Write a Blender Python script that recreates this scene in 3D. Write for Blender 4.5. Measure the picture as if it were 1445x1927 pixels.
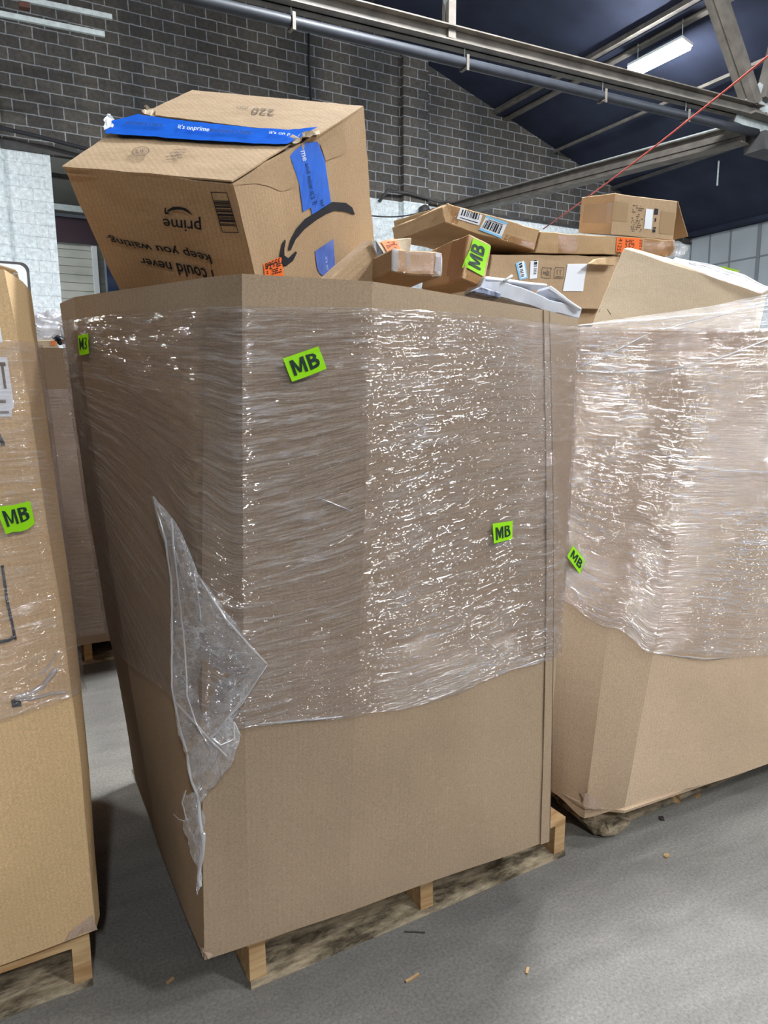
import bpy, bmesh, math, random
from mathutils import Vector, Matrix, noise
from mathutils.bvhtree import BVHTree
random.seed(7)
for o in list(bpy.data.objects): bpy.data.objects.remove(o)
SC = bpy.context.scene
COL = SC.collection
# ------------------------------------------------------------------ camera, world, exposure
CAM_R = (0.8739, -0.486, -0.0086)
CAM_U = (0.0868, 0.1386, 0.9865)
CAM_F = (0.4783, 0.8629, -0.1633)
cd = bpy.data.cameras.new('camera'); cam = bpy.data.objects.new('camera', cd); COL.objects.link(cam)
cd.sensor_fit = 'VERTICAL'; cd.sensor_height = 36.0; cd.lens = 36.0 * 1322.0 / 1927.0
cd.clip_start = 0.05; cd.clip_end = 200
m = Matrix((CAM_R, CAM_U, tuple(-a for a in CAM_F))).transposed().to_4x4()
m.translation = (0, 0, 1.40)
cam.matrix_world = m
SC.camera = cam
SC.view_settings.view_transform = 'Standard'
SC.view_settings.look = 'None'
SC.view_settings.gamma = 1.0
SC.view_settings.exposure = 0.0
SC.view_settings.use_curve_mapping = False
W = bpy.data.worlds.new('world'); SC.world = W; W.use_nodes = True
W.node_tree.nodes['Background'].inputs[0].default_value = (0.72, 0.83, 1.0, 1)
W.node_tree.nodes['Background'].inputs[1].default_value = 0.07
LAMP_STRENGTH = 520.0
# centre x, y, z of every ceiling fixture and the added further-room light, with its own brightness factor and label
FIXTURES = [
    ((11.40, 9.93, 7.52), 0.65, 'lit white fluorescent ceiling light hanging below the dark roof'),
    ((6.5, -1.6, 6.6), 0.65, 'lit ceiling light above the right bulk boxes, outside the frame'),
    ((4.6, -4.2, 6.6), 0.80, 'lit ceiling light behind and above the viewer, outside the frame'),
    ((7.2, 2.4, 7.4), 0.35, 'lit ceiling light high to the right of the row, outside the frame'),
    ((4.8, 4.6, 8.0), 2.5, 'lit ceiling light high above the rear boxes, outside the frame'),
    ((-4.2, 9.0, 6.8), 1.0, 'lit ceiling light beside the white wall on the left, outside the frame'),
    ((-1.2, 17.6, 7.0), 0.5, 'added unseen light brightening the further room, hidden by the white wall'),  # added to brighten the further room; no fixture is visible there
    ((-1.1, -5.4, 6.0), 0.75, 'lit ceiling light behind the viewer on the left, outside the frame'),
    ((13.2, 2.5, 6.6), 0.8, 'lit ceiling light near the right wall, outside the frame'),
]

# ------------------------------------------------------------------ helpers
def link(o): COL.objects.link(o); return o
def mesh_obj(name, verts, faces, mat=None, parent=None, smooth=False, uvs=None):
    me = bpy.data.meshes.new(name)
    me.from_pydata([tuple(v) for v in verts], [], faces)
    if uvs is not None:
        ul = me.uv_layers.new(name='UVMap')
        for l in me.loops: ul.data[l.index].uv = uvs[l.vertex_index]
    me.update()
    if mat: me.materials.append(mat)
    if smooth:
        for p in me.polygons: p.use_smooth = True
    o = bpy.data.objects.new(name, me); link(o)
    if parent: attach(o, parent)
    return o
def bm_obj(name, bm, mat=None, parent=None, smooth=False):
    me = bpy.data.meshes.new(name); bm.to_mesh(me); bm.free()
    if mat: me.materials.append(mat)
    if smooth:
        for p in me.polygons: p.use_smooth = True
    o = bpy.data.objects.new(name, me); link(o)
    if parent: attach(o, parent)
    return o
def world_mat(o):
    if o.parent is None: return Matrix.LocRotScale(o.location, o.rotation_euler, o.scale)
    return world_mat(o.parent) @ o.matrix_parent_inverse @ Matrix.LocRotScale(o.location, o.rotation_euler, o.scale)
def attach(o, parent):
    o.parent = parent
    o.matrix_parent_inverse = world_mat(parent).inverted()
def thing(name, label, cat, loc=(0, 0, 0), group=None):
    o = bpy.data.objects.new(name, None); link(o); o.empty_display_size = 0.1
    o.location = loc; o['label'] = label; o['category'] = cat
    if group: o['group'] = group
    return o
def tag(o, label, cat, group=None):
    o['label'] = label; o['category'] = cat
    if group: o['group'] = group
    return o
def struct(o): o['kind'] = 'structure'; return o

def box_bm(bm, lo, hi, mat4=None):
    r = bmesh.ops.create_cube(bm, size=1.0)
    s = [hi[i] - lo[i] for i in range(3)]; c = [(hi[i] + lo[i]) / 2 for i in range(3)]
    for v in r['verts']:
        v.co = Vector((v.co.x * s[0] + c[0], v.co.y * s[1] + c[1], v.co.z * s[2] + c[2]))
        if mat4: v.co = mat4 @ v.co
    return r['verts']
def box(name, lo, hi, mat, parent=None, bevel=0.0, mat4=None):
    bm = bmesh.new(); box_bm(bm, lo, hi, mat4)
    if bevel: bmesh.ops.bevel(bm, geom=bm.edges[:], offset=bevel, segments=2, profile=.5, affect='EDGES')
    return bm_obj(name, bm, mat, parent)
def beam_frame(p, q, up=(0, 0, 1)):
    p = Vector(p); q = Vector(q); d = (q - p); L = d.length; d.normalize()
    s = d.cross(Vector(up)).normalized(); u = s.cross(d)
    m = Matrix((d, s, u)).transposed().to_4x4(); m.translation = p
    return m, L
def beam(name, p, q, w, h, mat, parent=None):
    m, L = beam_frame(p, q)
    return box(name, (0, -w / 2, -h / 2), (L, w / 2, h / 2), mat, parent, mat4=m)
def profile_beam(name, p, q, profile, mat, parent=None):
    """profile: list of (side0, up0, side1, up1) rectangles swept from p to q (I, L and double-angle sections)"""
    m, L = beam_frame(p, q); bm = bmesh.new()
    for a, b, c, d in profile: box_bm(bm, (0, a, b), (L, c, d), m)
    return bm_obj(name, bm, mat, parent)
def tube(name, pts, r, mat, parent=None, seg=8, radii=None, smooth=True):
    pts = [Vector(p) for p in pts]; vs = []; fs = []
    n = len(pts); prev = None
    for i, p in enumerate(pts):
        t = (pts[min(i + 1, n - 1)] - pts[max(i - 1, 0)]).normalized()
        a = prev if prev is not None else (Vector((0, 0, 1)) if abs(t.z) < .9 else Vector((1, 0, 0)))
        s = t.cross(a).normalized(); u = s.cross(t).normalized(); prev = u
        rr = radii[i] if radii else r
        for k in range(seg):
            an = 2 * math.pi * k / seg
            vs.append(p + s * (math.cos(an) * rr) + u * (math.sin(an) * rr))
    for i in range(n - 1):
        for k in range(seg):
            k2 = (k + 1) % seg
            fs.append((i * seg + k, i * seg + k2, (i + 1) * seg + k2, (i + 1) * seg + k))
    fs.append(tuple(range(seg - 1, -1, -1))); fs.append(tuple((n - 1) * seg + k for k in range(seg)))
    return mesh_obj(name, vs, fs, mat, parent, smooth)
def lerp(a, b, t): return a + (b - a) * t
def smooth01(a, b, x):
    t = max(0.0, min(1.0, (x - a) / (b - a))); return t * t * (3 - 2 * t)

# ------------------------------------------------------------------ materials
def nmat(name):
    m = bpy.data.materials.new(name); m.use_nodes = True
    nt = m.node_tree; nt.nodes.clear()
    out = nt.nodes.new('ShaderNodeOutputMaterial')
    return m, nt, out
def N(nt, kind, **kw):
    n = nt.nodes.new(kind)
    for k, v in kw.items():
        if k in n.inputs: n.inputs[k].default_value = v
        else: setattr(n, k, v)
    return n
def principled(nt, out, color=None, rough=0.8, spec=0.3, metallic=0.0):
    b = nt.nodes.new('ShaderNodeBsdfPrincipled')
    b.inputs['Roughness'].default_value = rough; b.inputs['Specular IOR Level'].default_value = spec
    b.inputs['Metallic'].default_value = metallic
    if color: b.inputs['Base Color'].default_value = (*color, 1)
    nt.links.new(b.outputs[0], out.inputs[0]); return b
def ramp(nt, stops):
    r = nt.nodes.new('ShaderNodeValToRGB'); cr = r.color_ramp
    cr.elements[0].position = stops[0][0]; cr.elements[0].color = (*stops[0][1], 1)
    cr.elements[1].position = stops[-1][0]; cr.elements[1].color = (*stops[-1][1], 1)
    for p, c in stops[1:-1]:
        e = cr.elements.new(p); e.color = (*c, 1)
    return r
def coords(nt, scale=(1, 1, 1), kind='Object', rot=(0, 0, 0)):
    tc = nt.nodes.new('ShaderNodeTexCoord'); mp = nt.nodes.new('ShaderNodeMapping')
    mp.inputs['Scale'].default_value = scale; mp.inputs['Rotation'].default_value = rot
    nt.links.new(tc.outputs[kind], mp.inputs[0]); return mp
def plain(name, color, rough=0.6, spec=0.3, metallic=0.0, var=0.0, vscale=8.0, bump=0.0):
    m, nt, out = nmat(name); b = principled(nt, out, color, rough, spec, metallic)
    if var or bump:
        mp = coords(nt); nz = N(nt, 'ShaderNodeTexNoise', Scale=vscale, Detail=6.0)
        nt.links.new(mp.outputs[0], nz.inputs['Vector'])
        if var:
            c0 = tuple(c * (1 - var) for c in color); c1 = tuple(min(1, c * (1 + var)) for c in color)
            r = ramp(nt, [(0.3, c0), (0.7, c1)]); nt.links.new(nz.outputs[0], r.inputs[0]); nt.links.new(r.outputs[0], b.inputs['Base Color'])
        if bump:
            bp = N(nt, 'ShaderNodeBump', Strength=bump, Distance=0.01); nt.links.new(nz.outputs[0], bp.inputs['Height']); nt.links.new(bp.outputs[0], b.inputs['Normal'])
    return m
def cardboard(name, color, flute=0.04, crush=0.12):
    """kraft paper over corrugation: fibre speckle, slow tone changes, faint flute lines (UV x), shallow dents"""
    m, nt, out = nmat(name); b = principled(nt, out, color, 0.82, 0.25)
    mp = coords(nt)
    big = N(nt, 'ShaderNodeTexNoise', Scale=2.2, Detail=4.0); nt.links.new(mp.outputs[0], big.inputs['Vector'])
    fib = N(nt, 'ShaderNodeTexNoise', Scale=260.0, Detail=3.0); nt.links.new(mp.outputs[0], fib.inputs['Vector'])
    c0 = tuple(c * 0.90 for c in color); c1 = tuple(c * 1.08 for c in color)
    r = ramp(nt, [(0.3, c0), (0.7, c1)]); nt.links.new(big.outputs[0], r.inputs[0])
    fr = ramp(nt, [(0.25, (0.80, 0.80, 0.80)), (0.75, (1.14, 1.14, 1.14))]); nt.links.new(fib.outputs[0], fr.inputs[0])
    mx = N(nt, 'ShaderNodeMix', data_type='RGBA', blend_type='MULTIPLY'); mx.inputs[0].default_value = 1.0
    nt.links.new(r.outputs[0], mx.inputs[6]); nt.links.new(fr.outputs[0], mx.inputs[7])
    uvm = coords(nt, (1, 0.02, 1), 'UV')
    wv = N(nt, 'ShaderNodeTexWave', Scale=24.0, Distortion=0.6, Detail=2.0); wv.bands_direction = 'X'
    nt.links.new(uvm.outputs[0], wv.inputs['Vector'])
    wr = ramp(nt, [(0.0, (1 - flute,) * 3), (1.0, (1 + flute,) * 3)]); nt.links.new(wv.outputs[1], wr.inputs[0])
    mx2 = N(nt, 'ShaderNodeMix', data_type='RGBA', blend_type='MULTIPLY'); mx2.inputs[0].default_value = 1.0
    nt.links.new(mx.outputs[2], mx2.inputs[6]); nt.links.new(wr.outputs[0], mx2.inputs[7])
    nt.links.new(mx2.outputs[2], b.inputs['Base Color'])
    dn = N(nt, 'ShaderNodeTexNoise', Scale=9.0, Detail=5.0); nt.links.new(mp.outputs[0], dn.inputs['Vector'])
    b1 = N(nt, 'ShaderNodeBump', Strength=crush, Distance=0.02); nt.links.new(dn.outputs[0], b1.inputs['Height'])
    b2 = N(nt, 'ShaderNodeBump', Strength=0.10, Distance=0.002); nt.links.new(fib.outputs[0], b2.inputs['Height']); nt.links.new(b1.outputs[0], b2.inputs['Normal'])
    nt.links.new(b2.outputs[0], b.inputs['Normal'])
    return m
def wood(name, c0, c1, mould=0.0):
    m, nt, out = nmat(name); b = principled(nt, out, c0, 0.8, 0.2)
    mp = coords(nt, (3, 26, 26)); g = N(nt, 'ShaderNodeTexNoise', Scale=2.0, Detail=8.0, Distortion=0.6); nt.links.new(mp.outputs[0], g.inputs['Vector'])
    r = ramp(nt, [(0.3, c0), (0.7, c1)]); nt.links.new(g.outputs[0], r.inputs[0]); last = r.outputs[0]
    if mould:
        mp2 = coords(nt, (3.5, 9, 9)); s = N(nt, 'ShaderNodeTexNoise', Scale=2.2, Detail=9.0, Roughness=0.7); nt.links.new(mp2.outputs[0], s.inputs['Vector'])
        sr = ramp(nt, [(0.50 - 0.12 * mould, (1, 1, 1)), (0.60, (0.07, 0.065, 0.055))]); nt.links.new(s.outputs[0], sr.inputs[0])
        mx = N(nt, 'ShaderNodeMix', data_type='RGBA', blend_type='MULTIPLY'); mx.inputs[0].default_value = mould
        nt.links.new(last, mx.inputs[6]); nt.links.new(sr.outputs[0], mx.inputs[7]); last = mx.outputs[2]
    nt.links.new(last, b.inputs['Base Color'])
    bp = N(nt, 'ShaderNodeBump', Strength=0.5, Distance=0.004); nt.links.new(g.outputs[0], bp.inputs['Height']); nt.links.new(bp.outputs[0], b.inputs['Normal'])
    return m
def blocks(name, cols, mortar, soot=True, axis='xz', rough=0.9, mort_h=0.012):
    """concrete masonry, 0.406 x 0.203 m blocks; the mortar joints are recessed by bump"""
    m, nt, out = nmat(name); b = principled(nt, out, cols[0], rough, 0.2)
    rot = (math.pi / 2, 0, 0) if axis == 'xz' else (math.pi / 2, 0, math.pi / 2)
    tc = nt.nodes.new('ShaderNodeTexCoord'); sx = nt.nodes.new('ShaderNodeSeparateXYZ'); nt.links.new(tc.outputs['Object'], sx.inputs[0])
    cb = nt.nodes.new('ShaderNodeCombineXYZ')
    nt.links.new(sx.outputs['X' if axis == 'xz' else 'Y'], cb.inputs['X']); nt.links.new(sx.outputs['Z'], cb.inputs['Y'])
    dn = N(nt, 'ShaderNodeTexNoise', Scale=7.0, Detail=3.0); nt.links.new(tc.outputs['Object'], dn.inputs['Vector'])
    dv = N(nt, 'ShaderNodeVectorMath', operation='SCALE'); nt.links.new(dn.outputs[1], dv.inputs[0]); dv.inputs['Scale'].default_value = 0.024
    ad = N(nt, 'ShaderNodeVectorMath', operation='ADD'); nt.links.new(cb.outputs[0], ad.inputs[0]); nt.links.new(dv.outputs[0], ad.inputs[1])
    br = nt.nodes.new('ShaderNodeTexBrick'); br.offset = 0.5
    br.inputs['Scale'].default_value = 1.0; br.inputs['Brick Width'].default_value = 0.406; br.inputs['Row Height'].default_value = 0.203
    br.inputs['Mortar Size'].default_value = mort_h; br.inputs['Mortar Smooth'].default_value = 0.35; br.inputs['Bias'].default_value = 0.0
    br.inputs['Color1'].default_value = (*cols[0], 1); br.inputs['Color2'].default_value = (*cols[1], 1); br.inputs['Mortar'].default_value = (*mortar, 1)
    nt.links.new(ad.outputs[0], br.inputs['Vector'])
    last = br.outputs['Color']
    g = N(nt, 'ShaderNodeTexNoise', Scale=14.0, Detail=8.0, Roughness=0.7); nt.links.new(tc.outputs['Object'], g.inputs['Vector'])
    gr = ramp(nt, [(0.25, (0.62,) * 3), (0.75, (1.45,) * 3)]); nt.links.new(g.outputs[0], gr.inputs[0])
    mx = N(nt, 'ShaderNodeMix', data_type='RGBA', blend_type='MULTIPLY'); mx.inputs[0].default_value = 1.0
    nt.links.new(last, mx.inputs[6]); nt.links.new(gr.outputs[0], mx.inputs[7]); last = mx.outputs[2]
    if soot:
        mp = coords(nt, (0.9, 0.9, 0.22)); s = N(nt, 'ShaderNodeTexNoise', Scale=1.3, Detail=5.0); nt.links.new(mp.outputs[0], s.inputs['Vector'])
        sr = ramp(nt, [(0.32, (0.62, 0.66, 0.72)), (0.62, (1.15, 1.12, 1.08))]); nt.links.new(s.outputs[0], sr.inputs[0])
        mx = N(nt, 'ShaderNodeMix', data_type='RGBA', blend_type='MULTIPLY'); mx.inputs[0].default_value = 1.0
        nt.links.new(last, mx.inputs[6]); nt.links.new(sr.outputs[0], mx.inputs[7]); last = mx.outputs[2]
    nt.links.new(last, b.inputs['Base Color'])
    inv = N(nt, 'ShaderNodeMath', operation='SUBTRACT'); inv.inputs[0].default_value = 1.0; nt.links.new(br.outputs['Fac'], inv.inputs[1])
    bp = N(nt, 'ShaderNodeBump', Strength=0.7, Distance=0.012); nt.links.new(inv.outputs[0], bp.inputs['Height'])
    b2 = N(nt, 'ShaderNodeBump', Strength=0.35, Distance=0.006); nt.links.new(g.outputs[0], b2.inputs['Height']); nt.links.new(bp.outputs[0], b2.inputs['Normal'])
    nt.links.new(b2.outputs[0], b.inputs['Normal'])
    return m
def concrete(name):
    m, nt, out = nmat(name); b = principled(nt, out, (0.2, 0.19, 0.18), 0.62, 0.35)
    mp = coords(nt)
    a = N(nt, 'ShaderNodeTexNoise', Scale=1.1, Detail=6.0, Roughness=0.6); nt.links.new(mp.outputs[0], a.inputs['Vector'])
    r = ramp(nt, [(0.3, (0.140, 0.132, 0.121)), (0.72, (0.250, 0.234, 0.211))]); nt.links.new(a.outputs[0], r.inputs[0])
    sp = N(nt, 'ShaderNodeTexNoise', Scale=120.0, Detail=5.0, Roughness=0.75); nt.links.new(mp.outputs[0], sp.inputs['Vector'])
    sr = ramp(nt, [(0.3, (0.62,) * 3), (0.7, (1.35,) * 3)]); nt.links.new(sp.outputs[0], sr.inputs[0])
    mx = N(nt, 'ShaderNodeMix', data_type='RGBA', blend_type='MULTIPLY'); mx.inputs[0].default_value = 1.0
    nt.links.new(r.outputs[0], mx.inputs[6]); nt.links.new(sr.outputs[0], mx.inputs[7])
    mp2 = coords(nt, (1, 3, 1), rot=(0, 0, 0.6)); sc = N(nt, 'ShaderNodeTexNoise', Scale=2.5, Detail=7.0, Distortion=1.2); nt.links.new(mp2.outputs[0], sc.inputs['Vector'])
    cr = ramp(nt, [(0.35, (0.86,) * 3), (0.6, (1.05,) * 3)]); nt.links.new(sc.outputs[0], cr.inputs[0])
    mx2 = N(nt, 'ShaderNodeMix', data_type='RGBA', blend_type='MULTIPLY'); mx2.inputs[0].default_value = 1.0
    nt.links.new(mx.outputs[2], mx2.inputs[6]); nt.links.new(cr.outputs[0], mx2.inputs[7])
    nt.links.new(mx2.outputs[2], b.inputs['Base Color'])
    bp = N(nt, 'ShaderNodeBump', Strength=0.25, Distance=0.004); nt.links.new(sp.outputs[0], bp.inputs['Height']); nt.links.new(bp.outputs[0], b.inputs['Normal'])
    return m
def film(name, haze=0.10, lines=0.30, gloss=0.13, vfreq=34.0, ufreq=2.2, bump=0.8, rough=0.055, tint=(0.96, 0.95, 0.955), wobble=0.022):
    """stretch film: mostly clear, a milky haze, white stress lines running around the load (UV y = band coordinate), sharp wet-looking glints"""
    m, nt, out = nmat(name); L = nt.links.new
    mp = coords(nt, (1, 1, 1), 'UV')
    wz = N(nt, 'ShaderNodeTexNoise', Scale=2.4, Detail=3.0); L(mp.outputs[0], wz.inputs['Vector'])
    sx = nt.nodes.new('ShaderNodeSeparateXYZ'); L(mp.outputs[0], sx.inputs[0])
    wob = N(nt, 'ShaderNodeMath', operation='MULTIPLY_ADD'); L(wz.outputs[0], wob.inputs[0]); wob.inputs[1].default_value = wobble; L(sx.outputs['Y'], wob.inputs[2])
    def streak(uf, vf, detail, rgh, seed):
        cb = nt.nodes.new('ShaderNodeCombineXYZ')
        a = N(nt, 'ShaderNodeMath', operation='MULTIPLY'); L(sx.outputs['X'], a.inputs[0]); a.inputs[1].default_value = uf
        c = N(nt, 'ShaderNodeMath', operation='MULTIPLY'); L(wob.outputs[0], c.inputs[0]); c.inputs[1].default_value = vf
        L(a.outputs[0], cb.inputs[0]); L(c.outputs[0], cb.inputs[1]); cb.inputs[2].default_value = seed
        nz = N(nt, 'ShaderNodeTexNoise', Scale=1.0, Detail=detail, Roughness=rgh); L(cb.outputs[0], nz.inputs['Vector']); return nz
    s1 = streak(ufreq, vfreq, 5.0, 0.62, 1.7)
    s2 = streak(ufreq * 2.6, vfreq * 2.4, 3.0, 0.6, 5.3)
    s3 = streak(ufreq * 5.0, vfreq * 1.6, 2.0, 0.5, 9.1)
    # ridge = 1 - |2n-1| sharpened
    def ridge(nz, lo, hi):
        a = N(nt, 'ShaderNodeMath', operation='SUBTRACT'); L(nz.outputs[0], a.inputs[0]); a.inputs[1].default_value = 0.5
        ab = N(nt, 'ShaderNodeMath', operation='ABSOLUTE'); L(a.outputs[0], ab.inputs[0])
        mr = N(nt, 'ShaderNodeMapRange'); L(ab.outputs[0], mr.inputs['Value'])
        mr.inputs['From Min'].default_value = lo; mr.inputs['From Max'].default_value = hi; mr.inputs['To Min'].default_value = 1.0; mr.inputs['To Max'].default_value = 0.0
        return mr
    r1 = ridge(s1, 0.0, 0.030); r2 = ridge(s2, 0.0, 0.045)
    patch = N(nt, 'ShaderNodeTexNoise', Scale=3.2, Detail=4.0); L(mp.outputs[0], patch.inputs['Vector'])
    pm = N(nt, 'ShaderNodeMapRange'); L(patch.outputs[0], pm.inputs['Value']); pm.inputs['From Min'].default_value = 0.36; pm.inputs['From Max'].default_value = 0.62
    pm.inputs['To Min'].default_value = 0.25
    sm = N(nt, 'ShaderNodeMath', operation='MULTIPLY_ADD'); L(r2.outputs[0], sm.inputs[0]); sm.inputs[1].default_value = 0.45; L(r1.outputs[0], sm.inputs[2])
    lm = N(nt, 'ShaderNodeMath', operation='MULTIPLY'); L(sm.outputs[0], lm.inputs[0]); L(pm.outputs[0], lm.inputs[1])
    hz = N(nt, 'ShaderNodeMath', operation='MULTIPLY_ADD', use_clamp=True); L(lm.outputs[0], hz.inputs[0]); hz.inputs[1].default_value = lines; hz.inputs[2].default_value = haze
    # heights
    h = N(nt, 'ShaderNodeMath', operation='ADD'); L(s1.outputs[0], h.inputs[0])
    h2 = N(nt, 'ShaderNodeMath', operation='MULTIPLY'); L(s2.outputs[0], h2.inputs[0]); h2.inputs[1].default_value = 0.55
    h3 = N(nt, 'ShaderNodeMath', operation='MULTIPLY_ADD'); L(s3.outputs[0], h3.inputs[0]); h3.inputs[1].default_value = 0.5; L(h2.outputs[0], h3.inputs[2]); L(h3.outputs[0], h.inputs[1])
    bp = N(nt, 'ShaderNodeBump', Strength=bump, Distance=0.02); L(h.outputs[0], bp.inputs['Height'])
    tr = N(nt, 'ShaderNodeBsdfTransparent'); tr.inputs[0].default_value = (*tint, 1)
    df = N(nt, 'ShaderNodeBsdfDiffuse'); df.inputs[0].default_value = (0.80, 0.80, 0.83, 1)
    tl = N(nt, 'ShaderNodeBsdfTranslucent'); tl.inputs[0].default_value = (0.80, 0.80, 0.83, 1)
    dm = N(nt, 'ShaderNodeMixShader'); dm.inputs[0].default_value = 0.35; L(df.outputs[0], dm.inputs[1]); L(tl.outputs[0], dm.inputs[2])
    a = N(nt, 'ShaderNodeMixShader'); L(hz.outputs[0], a.inputs[0]); L(tr.outputs[0], a.inputs[1]); L(dm.outputs[0], a.inputs[2])
    gl = N(nt, 'ShaderNodeBsdfGlossy'); gl.inputs['Roughness'].default_value = rough; gl.inputs['Color'].default_value = (1, 1, 1, 1); L(bp.outputs[0], gl.inputs['Normal'])
    f = N(nt, 'ShaderNodeMixShader'); f.inputs[0].default_value = gloss; L(a.outputs[0], f.inputs[1]); L(gl.outputs[0], f.inputs[2])
    L(f.outputs[0], out.inputs[0])
    return m

M = {}
M['kraft'] = cardboard('kraft_bin', (0.365, 0.265, 0.175), 0.02, 0.10)
M['kraft_shade'] = cardboard('kraft_shade_bin', (0.20, 0.135, 0.085), 0.02, 0.10)  # kraft darkened in its colour for the shade of the rear left gap
M['kraft_light'] = cardboard('kraft_light_bin', (0.50, 0.365, 0.245), 0.02, 0.10)
M['kraft_tan'] = cardboard('kraft_tan_bin', (0.66, 0.45, 0.24), 0.025, 0.12)
M['kraft_box'] = cardboard('kraft_shipping_box', (0.46, 0.315, 0.185), 0.045, 0.35)
M['kraft_pale'] = cardboard('kraft_pale_box', (0.50, 0.39, 0.265), 0.02, 0.10)
M['kraft_warm'] = cardboard('kraft_warm_box', (0.50, 0.33, 0.175), 0.025, 0.25)
M['kraft_pink'] = cardboard('kraft_torn_liner', (0.50, 0.36, 0.27), 0.0, 0.3)
M['film'] = film('stretch_film', haze=0.05, lines=0.24, gloss=0.11, tint=(0.93, 0.91, 0.91))
M['film_mid'] = film('stretch_film_layered', haze=0.045, lines=0.33, gloss=0.14, vfreq=44.0, bump=1.0, tint=(0.86, 0.84, 0.845))
M['film_tight'] = film('stretch_film_tight', haze=0.09, lines=0.42, gloss=0.15, vfreq=42.0, bump=1.1, tint=(0.93, 0.91, 0.915))
M['film_loose'] = film('loose_film', haze=0.34, lines=0.5, gloss=0.26, vfreq=16.0, ufreq=10.0, bump=1.0, rough=0.12, wobble=0.1)
M['film_rope'] = film('gathered_film', haze=0.55, lines=0.3, gloss=0.25, vfreq=20.0, ufreq=12.0, bump=0.8, rough=0.15)
M['tape_clear'] = film('packing_tape_clear', haze=0.01, lines=0.05, gloss=0.07, vfreq=12.0, ufreq=12.0, bump=0.3, rough=0.15, tint=(0.84, 0.73, 0.58))
M['tape_brown'] = plain('brown_tape', (0.36, 0.235, 0.125), 0.35, 0.5)
M['wood'] = wood('pallet_wood', (0.58, 0.40, 0.21), (0.38, 0.21, 0.09))
M['wood_old'] = wood('pallet_wood_mould', (0.56, 0.46, 0.32), (0.40, 0.31, 0.2), 0.9)
M['wood_grey'] = wood('pallet_wood_grey', (0.26, 0.24, 0.2), (0.16, 0.14, 0.12), 0.6)
M['green'] = plain('lime_sticker', (0.30, 0.72, 0.0), 0.45, 0.4)
M['orange'] = plain('orange_sticker', (0.95, 0.18, 0.03), 0.5, 0.3)
M['white'] = plain('white_label', (0.78, 0.80, 0.84), 0.5, 0.3)
M['labelblue'] = plain('light_blue_ink', (0.20, 0.55, 0.85), 0.5, 0.3)
M['ink'] = plain('black_ink', (0.018, 0.018, 0.024), 0.6, 0.2)
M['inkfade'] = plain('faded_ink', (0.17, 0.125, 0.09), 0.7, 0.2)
M['greenink'] = plain('dark_sticker_ink', (0.012, 0.035, 0.02), 0.5, 0.3)
M['blue'] = plain('blue_tape', (0.012, 0.13, 0.68), 0.28, 0.5, var=0.12, vscale=30, bump=0.12)
M['bluefaded'] = plain('blue_tape_faded', (0.09, 0.17, 0.55), 0.35, 0.5, var=0.15, vscale=30)
M['whiteink'] = plain('white_ink', (0.72, 0.78, 0.9), 0.5, 0.3)
M['block_dark'] = blocks('bare_block', ((0.120, 0.110, 0.098), (0.080, 0.075, 0.070)), (0.33, 0.345, 0.36))
M['block_white'] = blocks('painted_block', ((0.72, 0.77, 0.79), (0.68, 0.74, 0.76)), (0.60, 0.66, 0.68), soot=False, mort_h=0.008)
M['concrete'] = concrete('concrete_floor')
M['roof'] = plain('painted_roof_deck', (0.028, 0.034, 0.060), 0.85, 0.2, var=0.25, vscale=1.2, bump=0.2)
M['steel'] = plain('old_beige_steel', (0.145, 0.128, 0.110), 0.6, 0.4, var=0.3, vscale=5, bump=0.2)
M['steel_dark'] = plain('dark_steel', (0.055, 0.052, 0.052), 0.55, 0.4, var=0.3, vscale=6)
M['pipe'] = plain('dark_pipe', (0.030, 0.034, 0.044), 0.5, 0.4, var=0.2, vscale=6)
M['galv'] = plain('galvanised_strip', (0.50, 0.55, 0.55), 0.45, 0.5, var=0.15, vscale=12)
M['panelwall'] = plain('grey_wall_panel', (0.42, 0.46, 0.49), 0.6, 0.3, var=0.06, vscale=1.5)
M['panelseam'] = plain('panel_seam_cover', (0.22, 0.24, 0.26), 0.6, 0.3)
M['siding'] = plain('pale_plank_wall', (0.46, 0.46, 0.41), 0.7, 0.2, var=0.08, vscale=3)
M['maroon'] = plain('maroon_header', (0.055, 0.035, 0.045), 0.4, 0.4)
M['redwire'] = plain('red_wire', (0.48, 0.09, 0.07), 0.5, 0.3)
M['blackwire'] = plain('dark_cable', (0.03, 0.03, 0.035), 0.6, 0.3)
M['foam'] = plain('white_foam_wrap', (0.72, 0.75, 0.82), 0.45, 0.4, var=0.05, vscale=20, bump=0.2)
M['marble'] = plain('marbled_grey_bag', (0.24, 0.27, 0.38), 0.4, 0.4, var=0.8, vscale=60)
M['darkbag'] = plain('dark_blue_plastic', (0.008, 0.010, 0.022), 0.3, 0.5)
M['housing'] = plain('white_enamel', (0.75, 0.77, 0.78), 0.4, 0.4)
M['rust'] = plain('rusty_brown', (0.13, 0.06, 0.045), 0.7, 0.2, var=0.3, vscale=8)
M['bluepost'] = plain('dark_blue_post', (0.03, 0.05, 0.12), 0.25, 0.5)

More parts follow.
